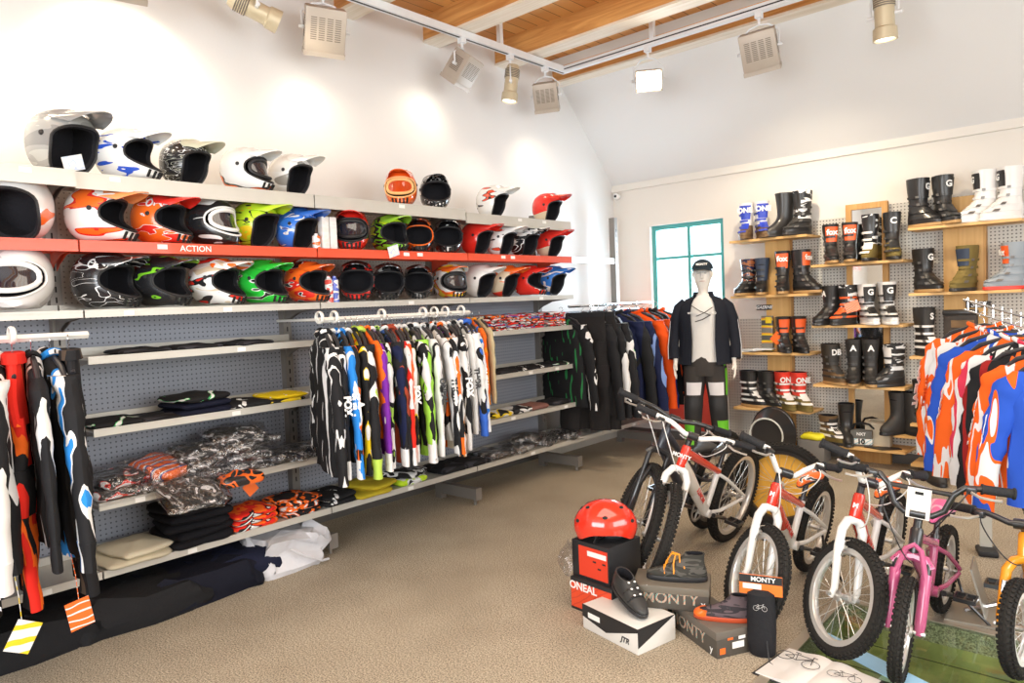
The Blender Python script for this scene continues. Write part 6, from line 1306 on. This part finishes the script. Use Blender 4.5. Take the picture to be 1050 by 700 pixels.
for sg in (-1, 1):
    path = [(0, .165, 1.50), (0, .215, 1.44), (-.012, .252, 1.32), (-.02, .268, 1.20), (.01, .280, 1.08), (.045, .278, .96)]; b = MB()
    b.tube([(x, sg*y, z) for x, y, z in path], [.040, .060, .062, .058, .054, .050], 16, up=(1, 0, 0)); b.build('jacket_sleeve', m_jk, jko)
    b = MB(); b.tube([(.03+x, sg*(y+.052), z) for x, y, z in path[2:]], .004, 6); b.build('sleeve_piping', pm((.6, .6, .62), .6), jko)
put('jacket_lettering', text_mesh('MONTY', .032, .0005, .001), jko, m_white, face_M((.132, .125, 1.385), (.75, .6, 0)))
put('jacket_lettering', text_mesh('MONTY', .026, .0005, .001), jko, m_white, face_M((.132, -.128, 1.39), (.75, -.6, 0)))
# trousers
m_tr = pm((.05, .045, .042), .75, bump=(50, .2)); b = MB()
b.grid([torso(z, a, w_, 33, -PI, PI)[:-1] for z, a, w_ in [(.80, .125, .175), (.86, .130, .180), (.94, .118, .170), (1.0, .112, .160)]], cu=True, capa=True, capb=True); tr_ = b.build('trousers', m_tr, man)
for sg in (-1, 1):
    path = [(0, .088, .88), (.008, .098, .74), (.018, .108, .60), (.022, .114, .50), (.010, .120, .38), (-.01, .128, .22), (-.01, .133, .10)]; rr_ = [.108, .100, .088, .086, .080, .072, .070]
    b = MB(); b.tube([(x, sg*y, z) for x, y, z in path], rr_, 18, up=(1, 0, 0)); b.build('trouser_leg', m_tr, tr_)
    for z0, z1, mm, a0, a1, nm in ((.62, .74, pm((.72, .70, .72), .7), -.75, .75, 'thigh_panel'), (.40, .60, m_black, -.9, .9, 'knee_pad'), (.14, .38, pm((.16, .60, .03), .6), -.2 if sg > 0 else -1.3, 1.3 if sg > 0 else .2, 'shin_panel'), (.62, .90, pm((.16, .60, .03), .6), 1.0 if sg > 0 else -1.75, 1.75 if sg > 0 else -1.0, 'side_stripe'), (.06, .60, pm((.72, .72, .72), .6), 1.3 if sg > 0 else -1.75, 1.75 if sg > 0 else -1.3, 'side_piping')):
        if nm == 'side_stripe' and sg < 0: continue
        rw = []
        for i in range(7):
            z = z0+(z1-z0)*i/6
            for q in range(len(path)-1):
                if path[q+1][2] <= z <= path[q][2]: break
            t = (z-path[q][2])/(path[q+1][2]-path[q][2]); cx = path[q][0]+(path[q+1][0]-path[q][0])*t; cy = path[q][1]+(path[q+1][1]-path[q][1])*t; R_ = rr_[q]+(rr_[q+1]-rr_[q])*t+.004+(.008 if nm == 'knee_pad' else 0)
            rw.append([Vector((cx+R_*math.cos(a0+(a1-a0)*k/8), sg*cy+R_*math.sin(a0+(a1-a0)*k/8), z)) for k in range(9)])
        iw = [[Vector((cx2.x-(.006), cx2.y, cx2.z)) for cx2 in r_] for r_ in rw]; b = MB(); b.grid(rw); b.grid([[Vector(((p.x-cx)*.93+cx, (p.y-sg*cy)*.93+sg*cy, p.z)) for p in r_] for r_ in rw]); b.build(nm, mm, tr_)
# cap
m_cap = pm((.02, .03, .04), .7); b = MB(); rows = []
for i in range(9):
    t = i/8*PI/2*.98; rows.append([Vector((.005+.112*math.cos(t)*math.cos(a), .098*math.cos(t)*math.sin(a), 1.795+.095*math.sin(t))) for a in [2*PI*k/28 for k in range(28)]])
b.grid(rows, cu=True, capa=True, capb=True); cp = b.build('cap', m_cap, man)
b = MB(); bt = []
for th_ in (0, .005): bt.append([[Vector((.005+(.108+.085*t*math.cos(u*1.1))*math.cos(u*.95), (.096+.02*t)*math.sin(u*.95), 1.797-.012*t-.02*u*u*t+th_)) for u in [-1+2*k/12 for k in range(13)]] for t in (0, .33, .66, 1)])
b.grid(bt[1]); b.grid(bt[0]); b.grid([bt[0][-1], bt[1][-1]]); b.build('cap_peak', m_cap, cp); put('cap_lettering', text_mesh('MONTY', .028, .0005, .001), cp, m_white, face_M((.112, 0, 1.838), (1, 0, .35)))
